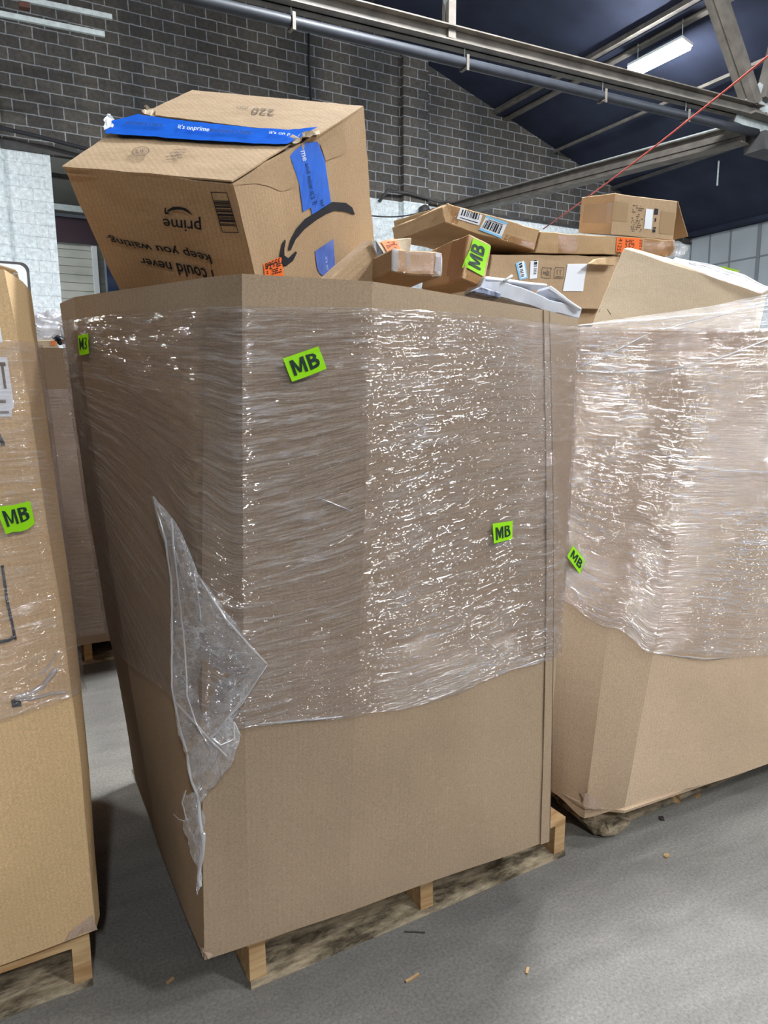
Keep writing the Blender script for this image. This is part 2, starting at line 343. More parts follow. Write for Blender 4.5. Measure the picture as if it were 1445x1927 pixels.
# ------------------------------------------------------------------ room shell
RX, WY = 18.4, 14.5
def roof_z(x): return 5.87 + (RX - x) * 0.31
struct(box('floor', (-8, -6, -0.2), (RX, 30, 0), M['concrete']))
struct(mesh_obj('ceiling', [(RX + .3, -7, roof_z(RX + .3)), (RX + .3, WY, roof_z(RX + .3)), (-4, WY, roof_z(-4)), (-4, -7, roof_z(-4)),
        (RX + .3, -7, roof_z(RX + .3) + .2), (RX + .3, WY, roof_z(RX + .3) + .2), (-4, WY, roof_z(-4) + .2), (-4, -7, roof_z(-4) + .2)],
        [(0, 1, 2, 3), (7, 6, 5, 4), (0, 4, 5, 1), (1, 5, 6, 2), (2, 6, 7, 3), (3, 7, 4, 0)], M['roof']))
# back wall: bare block above the paint line at 5.72 m, painted below; an opening to a further room from x 1.33 to 3.3
PZ = 5.72
def gable(name, x0, x1, y0, y1, mat, zb):
    return mesh_obj(name, [(x0, y0, zb), (x1, y0, zb), (x1, y0, roof_z(x1)), (x0, y0, roof_z(x0)), (x0, y1, zb), (x1, y1, zb), (x1, y1, roof_z(x1)), (x0, y1, roof_z(x0))],
        [(0, 1, 2, 3), (5, 4, 7, 6), (1, 5, 6, 2), (4, 0, 3, 7), (3, 2, 6, 7), (4, 5, 1, 0)], mat)
wb = gable('wall_back', -8, RX, WY, WY + .3, M['block_dark'], PZ); struct(wb)
for i, (a, b) in enumerate([(-8, 1.33), (3.3, RX)]):
    struct(box('wall_back_lower' if i else 'wall_back_left', (a, WY, 0), (b, WY + .3, PZ), M['block_white']))
# pilasters: bare above, painted below
k = 1
for (a, b) in [(-0.6, 0.55), (8.55, 9.2)]:
    struct(gable('trim_%d' % k, a, b, WY - .12, WY, M['block_dark'], PZ)); k += 1
    struct(box('trim_%d' % k, (a, WY - .12, 0), (b, WY, PZ), M['block_white'])); k += 1
struct(box('trim_%d' % k, (7.62, WY - .1, 0), (8.0, WY, PZ - .05), M['block_white'])); k += 1
# sill course and lintel along the paint line
struct(box('trim_%d' % k, (0.55, WY - .05, 5.66), (3.6, WY - .002, 5.80), M['steel_dark'])); k += 1
struct(box('trim_%d' % k, (9.9, WY - .04, PZ - .03), (RX, WY - .002, PZ + .03), M['steel_dark'])); k += 1
struct(box('wall_right', (RX, -6, 0), (RX + .3, WY + .3, 5.86), M['panelwall']))
bm = bmesh.new()
for yy in [WY - .02, 12.35, 13.2, 13.85, 11.2, 10.2, 9.2]: box_bm(bm, (RX - .025, yy - (.05 if yy in (12.35,) else .02), 0), (RX, yy + (.05 if yy in (12.35,) else .02), 5.84))
box_bm(bm, (RX - .02, 8, 4.98), (RX, WY, 5.02))
struct(bm_obj('trim_%d' % k, bm, M['panelseam'])); k += 1
struct(beam('trim_%d' % k, (RX - .2, -5, 6.02), (RX - .2, WY, 6.02), 0.25, 0.3, M['roof'])); k += 1
# room beyond the opening
struct(box('wall_beyond', (-1, 20, 0), (8, 20.2, 5.25), M['siding']))
bm = bmesh.new()
for i in range(26): box_bm(bm, (-1, 19.97, 0.1 + i * 0.2), (3.0, 20.0, 0.1 + i * 0.2 + .185))
struct(bm_obj('trim_%d' % k, bm, M['siding'])); k += 1
struct(box('trim_%d' % k, (-1, 19.9, 5.25), (8, 20.2, 5.85), M['maroon'])); k += 1
struct(mesh_obj('ceiling_beyond', [(-2, 14.9, 8.6), (9, 14.9, 8.6), (9, 22, 6.4), (-2, 22, 6.4), (-2, 14.9, 8.7), (9, 14.9, 8.7), (9, 22, 6.5), (-2, 22, 6.5)], [(3, 2, 1, 0), (4, 5, 6, 7), (0, 1, 5, 4), (2, 3, 7, 6), (1, 2, 6, 5), (3, 0, 4, 7)], M['siding']))

# ------------------------------------------------------------------ roof steel
t = thing('roof_joist', 'open web steel joist in the further room, left of the large open carton', 'roof beam', (0, 17, 6.0))
for zz in (6.0, 6.75): beam('chord', (-0.5, 17, zz), (6, 17.0, zz), .08, .09, M['steel_dark'], t)
for i in range(9): beam('web', (-0.2 + i * .7, 17, 6.75 if i % 2 else 6.0), (.5 + i * .7, 17, 6.0 if i % 2 else 6.75), .04, .05, M['steel_dark'], t)
o = beam('steel_header', (-0.5, 19.7, 6.02), (7.5, 19.7, 5.98), .12, .14, M['galv']); tag(o, 'pale steel header above the maroon band in the far opening', 'beam')
o = box('blue_post', (2.75, 18.6, 0), (3.05, 18.9, 5.0), M['bluepost']); tag(o, 'dark blue post in the far opening beside the large open carton', 'post')
o = box('white_door_frame', (2.62, 19.85, 0), (2.74, 19.96, 5.2), M['housing']); tag(o, 'white vertical frame beside the pale plank wall in the opening', 'frame')

gy = 7.5
t = thing('roof_truss', 'long beige double angle roof truss chord with struts crossing the top of the frame', 'roof truss', (3, gy, 5.4))
A, B = Vector((0.2, gy, 5.40)), Vector((10.9, gy, 5.70))
profile_beam('bottom_chord', A, B, [(-.12, -.085, -.012, -.07), (-.027, -.085, -.012, .085), (.012, -.085, .12, -.07), (.012, -.085, .027, .085), (-.12, .07, -.012, .085), (.012, .07, .12, .085)], M['steel'], t)
profile_beam('strut', (9.2, gy, 7.75), (10.75, gy, 5.80), [(-.12, -.085, -.014, .085), (.014, -.085, .12, .085)], M['steel'], t)
profile_beam('strut', (5.08, gy, 5.5), (5.10, gy, 9.5), [(-.07, -.05, -.012, .05), (.012, -.05, .07, .05)], M['steel'], t)
profile_beam('strut', (5.12, gy, 5.5), (4.55, gy, 9.3), [(-.04, -.03, .04, .03)], M['galv'], t)
profile_beam('strut', (11.0, gy, 5.9), (11.6, gy, 7.9), [(-.10, -.08, .10, .08)], M['steel'], t)
gp = mesh_obj('gusset_plate', [(10.35, gy, 5.50), (11.3, gy, 5.42), (11.4, gy, 6.05), (10.9, gy, 6.15), (10.7, gy, 5.95), (10.45, gy, 5.72),
    (10.35, gy + .02, 5.50), (11.3, gy + .02, 5.42), (11.4, gy + .02, 6.05), (10.9, gy + .02, 6.15), (10.7, gy + .02, 5.95), (10.45, gy + .02, 5.72)],
    [(0, 1, 2, 3, 4, 5), (11, 10, 9, 8, 7, 6), (0, 6, 7, 1), (1, 7, 8, 2), (2, 8, 9, 3), (3, 9, 10, 4), (4, 10, 11, 5), (5, 11, 6, 0)], M['galv'], t)
box('bearing_plate', (10.55, gy - .2, 5.60), (11.6, gy + .25, 5.63), M['steel'], t)
for i in range(5): tube('rivet', [(10.75 + .14 * i, gy - .14, 5.635), (10.75 + .14 * i, gy - .14, 5.665)], .022, M['steel_dark'], t, 8)
box('column_cap', (10.9, gy - .15, 5.15), (11.6, gy + .2, 5.42), M['steel_dark'], t)

t = thing('brace_beam', 'grey steel brace running from the block wall up to the truss joint', 'beam', (9.7, WY, 5.55))
profile_beam('beam', (9.64, WY - .02, 5.60), (10.78, 7.6, 5.42), [(-.13, .12, .13, .14), (-.02, -.12, .02, .12), (-.13, -.14, .13, -.12), (-.05, -.03, .05, .03)], M['steel'], t)
beam('ledge', (9.53, WY - .02, 5.73), (10.66, 7.6, 5.575), .02, .02, M['galv'], t)

t = thing('sprinkler_pipe', 'dark sprinkler pipe hung on clamps below the roof truss chord', 'pipe', (3, gy, 5.2))
P0, P1 = Vector((-1.0, gy, 5.165)), Vector((10.9, gy, 5.42))
tube('pipe', [P0.lerp(P1, i / 12) for i in range(13)], .062, M['pipe'], t, 14)
for f_ in (.14, .345, .53, .72, .86):
    c = P0.lerp(P1, f_)
    tube('hanger', [c + Vector((0, 0, .06)), c + Vector((0, 0, .24))], .008, M['galv'], t, 6)
    bm = bmesh.new(); box_bm(bm, c + Vector((-.018, -.07, -.075)), c + Vector((.018, .07, -.063))); box_bm(bm, c + Vector((-.018, -.076, -.10)), c + Vector((.018, -.064, .07))); box_bm(bm, c + Vector((-.018, .064, -.07)), c + Vector((.018, .076, .07)))
    bm_obj('clamp', bm, M['steel'], t)
t = thing('roof_girder', 'pair of beige steel flanges running under the roof to the block wall', 'beam', (11.2, 10, 8))
for (x, z_) in ((11.15, 8.02), (11.46, 7.92)): profile_beam('flange', (x, -2, z_), (x, WY, z_), [(-.07, -.02, .07, .0), (-.01, 0, .01, .10)], M['steel'], t)
box('web_plate', (11.2, -2, 7.98), (11.41, WY, 8.0), M['roof'], t)
o = beam('roof_purlin', (13.0, -2, 7.43), (13.0, WY, 7.43), .05, .06, M['steel']); tag(o, 'thin steel purlin under the dark roof right of the ceiling light', 'beam')
for x, lab in ((15.1, 'faint steel purlin low on the dark roof above the small top carton'), (7.4, 'roof purlin above the long truss chord near the top edge')):
    o = beam('roof_purlin', (x, -2, roof_z(x) - .06), (x, WY, roof_z(x) - .06), .06, .08, M['steel_dark']); tag(o, lab, 'beam')
o = beam('eave_strut', (17.9, -2, 6.45), (17.9, WY, 6.45), .05, .06, M['steel_dark']); tag(o, 'dark steel strut running along the eave above the right wall', 'beam')

# galvanised strips and brown bracket, upper left, in front of the block wall
for (z_, y0, xe, zn, lab) in ((6.70, 12, 1.98, 6.725, 'lower pale metal strip jutting out before the block wall'), (6.94, 12, 2.10, 6.985, 'upper pale metal strip jutting out before the block wall')):
    o = beam('metal_strip', (-3, y0, z_ - .1), (xe, y0, zn), .05, .07, M['galv']); tag(o, lab, 'metal strip')
o = beam('strip_hanger', (.86, 12.05, 8.4), (.93, 12.05, 6.85), .11, .14, M['rust']); tag(o, 'brown hanger bracket holding the two pale metal strips', 'bracket')
o = tube('slack_cable', [(-1, WY - .3, 6.0), (1, WY - .3, 5.86), (2.0, WY - .3, 5.75), (3.6, WY - .3, 5.95)], .035, M['blackwire']); tag(o, 'dark slack cable along the top of the white wall at left', 'cable')
o = tube('wall_conduit', [(7.9, WY - .15, 5.62), (8.1, WY - .17, 5.86), (8.6, WY - .17, 5.88), (9.4, WY - .17, 5.80), (9.9, WY - .17, 5.80)], .035, M['steel_dark']); tag(o, 'dark conduit bending along the top of the white wall', 'conduit')
o = tube('wall_vent', [(9.05, WY - .25, 5.55), (9.05, WY - .0, 5.55)], .12, M['steel_dark'], seg=16); tag(o, 'small round grey vent on the wall below the conduit', 'vent')
o = tube('black_crack', [(6.38, WY - .01, 9.0), (6.36, WY - .01, 8.2), (6.40, WY - .01, 7.2), (6.38, WY - .01, 6.0)], .022, M['blackwire'], seg=5); tag(o, 'thin black crack running down the bare block wall', 'cable'); o.name = 'wall_crack'  # crack in the block wall, built as a thin dark tube
a, b = Vector((7.916, 9, 3.983)), Vector((5.45, 3.1, 4.15))
o = tube('red_wire', [a.lerp(b, i / 10) - Vector((0, 0, .05 * math.sin(math.pi * i / 10))) for i in range(11)], .009, M['redwire']); tag(o, 'taut red wire running up to the right across the dark roof', 'wire')
a, b = Vector((9.30, WY - .2, 5.62)), Vector((6.2, WY - 2.2, 4.75))
o = tube('grey_cable', [a.lerp(b, i / 10) - Vector((0, 0, .12 * math.sin(math.pi * i / 10))) for i in range(11)], .014, M['blackwire']); tag(o, 'grey cable sagging left from the brace beam across the white wall', 'cable')
o = tube('drop_rod', [(15.4, 11.5, 6.75), (15.4, 11.5, 6.2)], .02, M['galv']); tag(o, 'short pale rod hanging from the roof right of the pipe', 'rod')

# ceiling lights
me_d, ntd, outd = nmat('lit_diffuser'); em = N(ntd, 'ShaderNodeEmission'); em.inputs[0].default_value = (0.93, 0.97, 1.0, 1); ntd.links.new(em.outputs[0], outd.inputs[0])
def diffuser_mat(f):
    m = me_d.copy(); [n for n in m.node_tree.nodes if n.type == 'EMISSION'][0].inputs[1].default_value = LAMP_STRENGTH * f; return m
for (c, f_, lab) in FIXTURES:
    cx, cy, cz = c
    t = thing('ceiling_light', lab, 'ceiling light', (cx, cy, cz + .12), 'fluorescent ceiling lights')
    slope = Matrix.Translation(c) @ Matrix.Rotation(0.22 if c[0] > 10 and c[1] > 9 else 0, 4, 'Y')
    box('housing', (-.15, -.62, .035), (.15, .62, .09), M['housing'], t, mat4=slope)
    bm = bmesh.new(); box_bm(bm, (-.14, -.60, -.03), (.14, .60, .034), slope); bmesh.ops.bevel(bm, geom=bm.edges[:], offset=.012, segments=2, profile=.5, affect='EDGES')
    bm_obj('diffuser', bm, diffuser_mat(f_), t)
    for s in (-.5, .5):
        tube('hanger', [slope @ Vector((0, s, .09)), Vector((cx, cy + s, roof_z(cx)))], .006, M['galv'], t, 6)

# ------------------------------------------------------------------ pallets
def board(name, lo, hi, mat, parent, jag=0.002, bev=.003):
    bm = bmesh.new(); box_bm(bm, lo, hi)
    bmesh.ops.subdivide_edges(bm, edges=[e for e in bm.edges if e.calc_length() > .3], cuts=14, use_grid_fill=True)
    for v in bm.verts: v.co += noise.noise_vector(v.co * 9) * jag * 1.5
    return bm_obj(name, bm, mat, parent)
def pallet(x0, y0, label, w=1.0, d=1.22, top_cut=0.0, grp=None):
    t = thing('wood_pallet', label, 'pallet', (x0 + w / 2, y0 + d / 2, 0), grp)
    for i, xs in enumerate((x0, x0 + w / 2 - .02, x0 + w - .04)):
        board('stringer', (xs, y0, .017), (xs + .04, y0 + d, .110), M['wood'], t)
    for i, yy in enumerate((0.0, .36, .56, .76, d - .14)):
        board('bottom_board', (x0, y0 + yy - (.006 if i == 0 else 0), 0), (x0 + w, y0 + yy + .14, .0165), M['wood_old'], t)
    n = 7
    for i in range(n):
        yy = i * (d - .1) / (n - 1)
        board('deck_board', (x0 - .004, y0 + yy, .1105), (x0 + w, y0 + yy + .1, .127), M['wood'], t)
    return t
pallet(.427, 1.452, 'worn wooden pallet under the centre bulk box, its left front corner bare')
pallet(-.90, 1.655, 'greyed wooden pallet under the tan bulk box at the left edge')
pallet(1.60, 1.48, 'mostly hidden wooden pallet under the leaning bulk box at right', w=1.05, d=1.1)
pallet(-.30, 3.90, 'wooden pallet under the rear bulk box in the left gap', w=1.3, d=1.05)
pallet(2.42, 3.02, 'wooden pallet under the rear bulk box hidden behind the right ones', w=1.65, d=.98)

# ------------------------------------------------------------------ bulk boxes (tall kraft containers) and their stretch wrap
BOX = {
 'mid': (0.14, 1.64, [(0.32, 2.3), (0.314, 1.86), (0.318, 1.431), (0.422, 1.425), (0.669, 1.408), (0.833, 1.4), (0.97, 1.394), (1.18, 1.382), (1.291, 1.375), (1.345, 1.46), (1.37, 2.45), (1.3, 2.58), (0.9, 2.62), (0.4, 2.58)], [(0.18, 2.03), (0.199, 1.889), (0.408, 1.472), (0.459, 1.398), (0.736, 1.372), (0.9, 1.42), (1.051, 1.474), (1.339, 1.572), (1.448, 1.618), (1.691, 1.743), (1.75, 2.1), (1.62, 2.6), (1.0, 2.85), (0.4, 2.7)]),
 'left': (0.14, 1.66, [(-0.95, 1.6), (-0.1, 1.645), (0.115, 1.653), (0.131, 1.7), (0.125, 2.6), (0.05, 2.75), (-0.9, 2.75)], [(-1.0, 1.66), (-0.25, 1.66), (0.051, 1.676), (0.09, 1.83), (0.115, 1.99), (0.0, 2.65), (-0.95, 2.8)]),
 'right': (0.12, 1.64, [(1.47, 2.4), (1.499, 1.584), (1.512, 1.456), (1.602, 1.379), (2.05, 1.352), (2.6, 1.33), (2.7, 1.5), (2.7, 2.4), (2.6, 2.5), (1.55, 2.5)], [(1.8, 2.6), (1.8, 1.95), (2.186, 1.882), (2.389, 1.793), (2.75, 1.62), (3.0, 1.66), (3.2, 2.0), (3.15, 2.6), (2.9, 2.75), (1.95, 2.75)]),
 'rearleft': (0.14, 1.64, [(-0.35, 3.8), (0.98, 3.8), (1.05, 3.88), (1.05, 4.95), (0.95, 5.02), (-0.35, 5.0)], [(-0.35, 3.78), (0.95, 3.8), (1.08, 3.95), (1.05, 4.9), (0.9, 5.0), (-0.35, 5.0)]),
 'rearright': (0.14, 1.62, [(2.3, 3.0), (2.4, 2.95), (4.1, 2.95), (4.2, 3.05), (4.2, 3.95), (4.1, 4.05), (2.4, 4.05), (2.3, 3.95)], [(2.25, 3.05), (2.4, 2.93), (4.15, 2.93), (4.25, 3.05), (4.25, 3.95), (4.1, 4.1), (2.4, 4.1), (2.25, 3.95)]),
}
BULGE = {'mid': 0.012, 'left': 0.030, 'right': 0.02, 'rearleft': 0.02, 'rearright': 0.0}
def ring_samples(ring, step):
    z0, z1, b, tp = ring; n = len(b); out = []; u = 0.0
    for i in range(n):
        j = (i + 1) % n
        L = max((Vector(tp[j]) - Vector(tp[i])).length, (Vector(b[j]) - Vector(b[i])).length)
        m_ = max(1, int(round(L / step)))
        for k_ in range(m_): out.append((i, k_ / m_, u + L * k_ / m_))
        u += L
    return out, u
def ring_pt(ring, i, f_, t_, bulge=0.0):
    z0, z1, b, tp = ring; j = (i + 1) % len(b)
    pb = Vector(b[i]).lerp(Vector(b[j]), f_); pt = Vector(tp[i]).lerp(Vector(tp[j]), f_)
    p = pb.lerp(pt, t_)
    cx = sum(q[0] for q in b) / len(b); cy = sum(q[1] for q in b) / len(b)
    o = (p - Vector((cx, cy))).normalized()
    e = (Vector(b[j]) - Vector(b[i])).lerp(Vector(tp[j]) - Vector(tp[i]), t_); e = Vector((e.y, -e.x)).normalized()
    return Vector((p.x + o.x * bulge * math.sin(math.pi * min(1, t_)) , p.y + o.y * bulge * math.sin(math.pi * min(1, t_)), z0 + (z1 - z0) * t_)), Vector((e.x, e.y, 0))
def wall_dent(p, jag): return (noise.noise(p * 5.0) + noise.noise(p * 1.7)) * jag * 2
def bulk_wall(key, mat, parent, thick=0.009, step=0.06, nz=34, rim=None, jag=0.0018, low=None):
    ring = BOX[key]; smp, U = ring_samples(ring, step); ns = len(smp)
    vs, uv = [], []
    for side in (0, 1):
        for k_ in range(nz + 1):
            for (i, f_, u) in smp:
                tt = k_ / nz
                if rim: tt *= rim(i + f_)
                if low and k_ == 0: pass
                p, o = ring_pt(ring, i, f_, tt, BULGE[key])
                if low: p.z += low(i + f_) * (1 - min(1, tt * 5))
                nn = wall_dent(p, jag)
                p = p + o * nn - (o * thick if side else Vector())
                vs.append(p); uv.append((u, p.z))
    fs = []; S = (nz + 1) * ns
    for k_ in range(nz):
        for s in range(ns):
            s2 = (s + 1) % ns; a, b_, c, d = k_ * ns + s, k_ * ns + s2, (k_ + 1) * ns + s2, (k_ + 1) * ns + s
            fs.append((a, b_, c, d)); fs.append((S + a, S + d, S + c, S + b_))
    for s in range(ns):
        s2 = (s + 1) % ns
        fs.append((nz * ns + s, nz * ns + s2, S + nz * ns + s2, S + nz * ns + s))
        fs.append((s2, s, S + s, S + s2))
    # board closing the bottom, just above the rim of the wall's foot
    return mesh_obj('wall', vs, fs, mat, parent, False, uv)
def bulk_floor(key, mat, parent):
    z0, z1, b, tp = BOX[key]; n = len(b)
    cx = sum(q[0] for q in b) / n; cy = sum(q[1] for q in b) / n
    vs = [(cx + (q[0] - cx) * .993, cy + (q[1] - cy) * .993, z0 + h) for h in (.002, .010) for q in b]
    fs = [tuple(range(n - 1, -1, -1)), tuple(range(n, 2 * n))] + [(i, (i + 1) % n, n + (i + 1) % n, n + i) for i in range(n)]
    return mesh_obj('bottom', vs, fs, mat, parent)
def fill_none(a):
    n = len(a); known = [i for i in range(n) if a[i] is not None]
    out = []
    for i in range(n):
        if a[i] is not None: out.append(a[i]); continue
        lo = max([k_ for k_ in known if k_ < i], default=None); hi = min([k_ for k_ in known if k_ > i], default=None)
        if lo is None: lo = known[-1] - n
        if hi is None: hi = known[0] + n
        out.append(lerp(a[lo % n], a[hi % n], (i - lo) / (hi - lo)))
    return out
def wrap_shell(key, mat, parent, tb, tt, off=0.0085, step=0.012, dz=0.007, amp=0.0016, fan=None, name='stretch_wrap', i0=None, i1=None):
    ring = BOX[key]; smp, U = ring_samples(ring, step); ns = len(smp)
    tb = fill_none(tb); tt = fill_none(tt); n = len(tb)
    z0, z1 = ring[0], ring[1]
    pos = [ring_pt(ring, i, f_, 1.0)[0] for i, f_, u in smp]
    nz = max(6, int((sum(tt) / n - sum(tb) / n) * (z1 - z0) / dz))
    vs, uv = [], []
    cols = []
    for (i, f_, u) in smp:
        j = (i + 1) % n; e = f_ * f_ * (3 - 2 * f_)
        cols.append((lerp(tb[i], tb[j], e), lerp(tt[i], tt[j], e)))
    H = (sum(tt) - sum(tb)) / n * (z1 - z0)
    for k_ in range(nz + 1):
        q = k_ / nz; row = []
        for s, (i, f_, u) in enumerate(smp):
            a, b_ = cols[s]
            a2 = a + noise.noise(Vector((u * 3.1, 4.2, 0))) * .010 + noise.noise(Vector((u * 11, 1.2, 0))) * .003
            t_ = lerp(a2, b_, q)
            p, o = ring_pt(ring, i, f_, t_, BULGE[key])
            row.append((p, o, u))
        # round the corners a little: the film is stretched across them
        R_ = 1
        for s in range(ns):
            acc = Vector(); on = Vector()
            for d_ in range(-R_, R_ + 1): acc += row[(s + d_) % ns][0]; on += row[(s + d_) % ns][1]
            p = acc / (2 * R_ + 1); p.z = row[s][0].z
            u = row[s][2]; o = on.normalized()
            p = p + o * wall_dent(row[s][0], .0018)
            v = (q - .5) * H + (z0 + z1) / 2
            if fan: v += fan(u, p.z)
            w = noise.noise(Vector((u * 2.0, v * 38.0, 3.3))); w2 = noise.noise(Vector((u * 5.5, v * 80.0, 8.3)))
            ridge = (1 - abs(w) * 2.2) * amp + w2 * amp * .6
            edge = .004 * (1 - smooth01(0, .03, q)) + .003 * smooth01(.97, 1, q)
            vs.append(p + o * (off + ridge + edge)); uv.append((u, v))
    fs = []
    for k_ in range(nz):
        for s in range(ns):
            s2 = (s + 1) % ns
            fs.append((k_ * ns + s, k_ * ns + s2, (k_ + 1) * ns + s2, (k_ + 1) * ns + s))
    return mesh_obj(name, vs, fs, mat, parent, True, uv)

# snapping flat items (stickers, lettering, tape) on to a surface
def bvh_of(o):
    return BVHTree.FromPolygons([v.co[:] for v in o.data.vertices], [p.vertices[:] for p in o.data.polygons])
BV = {}
def snap(p, target, off):
    if isinstance(target, tuple):                  # drape: press straight back on to the surface
        o_ = target[0]
        if o_.name not in BV: BV[o_.name] = bvh_of(o_)
        l3, _, _, _ = BV[o_.name].ray_cast(Vector(p) - Vector((0, .3, 0)), Vector((0, 1, 0)), .8)
        return (l3 if l3 is not None else Vector(p)) - Vector((0, off, 0))
    if target is None: return Vector(p) + Vector((0, -.9, .4)) * off
    if target.name not in BV: BV[target.name] = bvh_of(target)
    loc, nor, _, _ = BV[target.name].find_nearest(Vector(p))
    toward = Vector((0, 0, 1.4)) - loc            # film and liner are thin: keep to the outer side that faces the aisle
    if nor.dot(toward) < 0: nor = -nor
    l2, n2, _, d2 = BV[target.name].ray_cast(Vector(p) + nor * .07, -nor, .14)
    if l2 is not None:
        loc = l2
        if n2.dot(nor) > .3: nor = n2
    return loc + nor * off
def quad_pt(q, u, v):
    """q = top-left, top-right, bottom-right, bottom-left as the mark is read; u right, v up"""
    q = [Vector(a) for a in q]
    return q[3].lerp(q[2], u).lerp(q[0].lerp(q[1], u), v)
def decal(name, q, mat, target=None, parent=None, off=.0018, nx=6, ny=6):
    vs = [snap(quad_pt(q, i / nx, j / ny), target, off) for j in range(ny + 1) for i in range(nx + 1)]
    fs = [(j * (nx + 1) + i, j * (nx + 1) + i + 1, (j + 1) * (nx + 1) + i + 1, (j + 1) * (nx + 1) + i) for j in range(ny) for i in range(nx)]
    return mesh_obj(name, vs, fs, mat, parent, False, [(i / nx, j / ny) for j in range(ny + 1) for i in range(nx + 1)])
def bars(name, q, rects, mat, target=None, parent=None, off=.0026):
    vs, fs = [], []
    for (a, b, c, d) in rects:
        n_ = max(1, int((d - b) / .25)); m_ = max(1, int((c - a) / .25)); k0 = len(vs)
        for j in range(n_ + 1):
            for i in range(m_ + 1): vs.append(snap(quad_pt(q, lerp(a, c, i / m_), lerp(b, d, j / n_)), target, off))
        for j in range(n_):
            for i in range(m_): fs.append((k0 + j * (m_ + 1) + i, k0 + j * (m_ + 1) + i + 1, k0 + (j + 1) * (m_ + 1) + i + 1, k0 + (j + 1) * (m_ + 1) + i))
    return mesh_obj(name, vs, fs, mat, parent)
def lettering(text, q, mat, target=None, parent=None, off=.0028, bold=.008, name='lettering', margin=0.0, shear=0.0):
    cu = bpy.data.curves.new('txt', 'FONT'); cu.body = text; cu.size = 1; cu.offset = bold; cu.resolution_u = 3; cu.shear = shear
    to = bpy.data.objects.new('txt', cu); link(to)
    dg = bpy.context.evaluated_depsgraph_get(); me = bpy.data.meshes.new_from_object(to.evaluated_get(dg))
    vs = [v.co.copy() for v in me.vertices]; fs = [tuple(p.vertices) for p in me.polygons]
    bpy.data.objects.remove(to); bpy.data.meshes.remove(me)
    x0 = min(v.x for v in vs); x1 = max(v.x for v in vs); y0 = min(v.y for v in vs); y1 = max(v.y for v in vs)
    out = []
    for v in vs:
        u = margin + (1 - 2 * margin) * (v.x - x0) / (x1 - x0); w = margin + (1 - 2 * margin) * (v.y - y0) / (y1 - y0)
        out.append(snap(quad_pt(q, u, w), target, off))
    return mesh_obj(name, out, fs, mat, parent)
def outline(name, pts, mat, target=None, parent=None, off=.0026):
    bm = bmesh.new(); vv = [bm.verts.new(Vector(p)) for p in pts]; f_ = bm.faces.new(vv)
    bmesh.ops.triangulate(bm, faces=[f_])
    for _ in range(2): bmesh.ops.subdivide_edges(bm, edges=bm.edges[:], cuts=1)
    for v in bm.verts: v.co = snap(v.co, target, off)
    return bm_obj(name, bm, mat, parent)
def barcode_rects(n, x0=.06, x1=.94, y0=.3, y1=.9, horiz=False, seed=1):
    rn = random.Random(seed); r = []; x = x0
    while x < x1:
        w = (x1 - x0) / n * rn.choice((.5, .5, 1, 1.4)); g_ = (x1 - x0) / n * rn.choice((.4, .6, 1.0))
        if x + w < x1: r.append((x, y0, x + w, y1) if not horiz else (y0, x, y1, x + w))
        x += w + g_
    return r
def specks(nx, ny, fill, seed, box4=(.1, .1, .9, .9)):
    rn = random.Random(seed); r = []
    a, b, c, d = box4
    for j in range(ny):
        x = a
        while x < c:
            w = (c - a) / nx * rn.uniform(.6, 2.2)
            if rn.random() < fill and x + w <= c: r.append((x, b + (d - b) * j / ny, x + w, b + (d - b) * (j + .55) / ny))
            x += w * 1.25
    return r
def mb_sticker(q, target, parent, text='MB', bold=.016, off=.004):
    s = decal('sticker', q, M['green'], target, parent, off, 4, 4); s['label'] = 'lime green sticker'
    qq = [quad_pt(q, .12, .80), quad_pt(q, .88, .80), quad_pt(q, .88, .2), quad_pt(q, .12, .2)]
    if text == 'MB':
        mp_ = [(0, 0), (0, 1), (.26, 1), (.5, .40), (.74, 1), (1, 1), (1, 0), (.79, 0), (.79, .66), (.59, .12), (.41, .12), (.21, .66), (.21, 0)]
        qm = [quad_pt(qq, 0, 1), quad_pt(qq, .52, 1), quad_pt(qq, .52, 0), quad_pt(qq, 0, 0)]
        polys = [[0, 1, 2, 11, 12], [2, 3, 10, 11], [3, 9, 10], [3, 4, 9], [4, 8, 9], [4, 5, 6, 7, 8]]
        mesh_obj('lettering', [snap(quad_pt(qm, a, b), target, off + .0012) for a, b in mp_], polys, M['greenink'], s)
        lettering('B', [quad_pt(qq, .60, 1), quad_pt(qq, 1, 1), quad_pt(qq, 1, 0), quad_pt(qq, .60, 0)], M['greenink'], target, s, off + .0012, .03)
        return s
    lettering(text, qq, M['greenink'], target, s, off + .0012, bold)
    return s

# ---- centre bulk box
def rim_mid(s): return 1.0
mid = thing('bulk_box', 'tall kraft bulk box in the centre, film wrapped, heaped with cartons', 'bulk box', (.82, 2.0, .14))
mid_wall = bulk_wall('mid', M['kraft'], mid)
mid_tb = [0.3705, 0.3958, 0.3874, 0.3705, 0.3481, 0.3396, 0.3368, 0.3425, 0.3453, 0.32, None, None, None, 0.1993]
mid_tt = [0.9684, 0.9656, 0.96, 0.9572, 0.9628, 0.9684, 0.9712, 0.974, 0.9768, 0.9825, 1.0189, 1.0723, 1.0835, 1.0274]
for i_ in (10, 11, 12, 13): mid_tb[i_] = None; mid_tt[i_] = .955
smp_, Um = ring_samples(BOX['mid'], .012)
ustart = {}
for (i_, f_, u_) in smp_:
    if i_ not in ustart: ustart[i_] = u_
uB, uC, uD = ustart[1], ustart[2], ustart[3]
def fan_mid(u, z_):
    d = u - uB
    if d < -.2: return 0.0
    k_ = .26 * (1 - math.exp(-max(0, d) / .30)) * smooth01(1.70, .70, z_) * 1.0
    return k_ + .10 * math.exp(-((d - .5) / .35) ** 2) * smooth01(1.7, 1.0, z_)
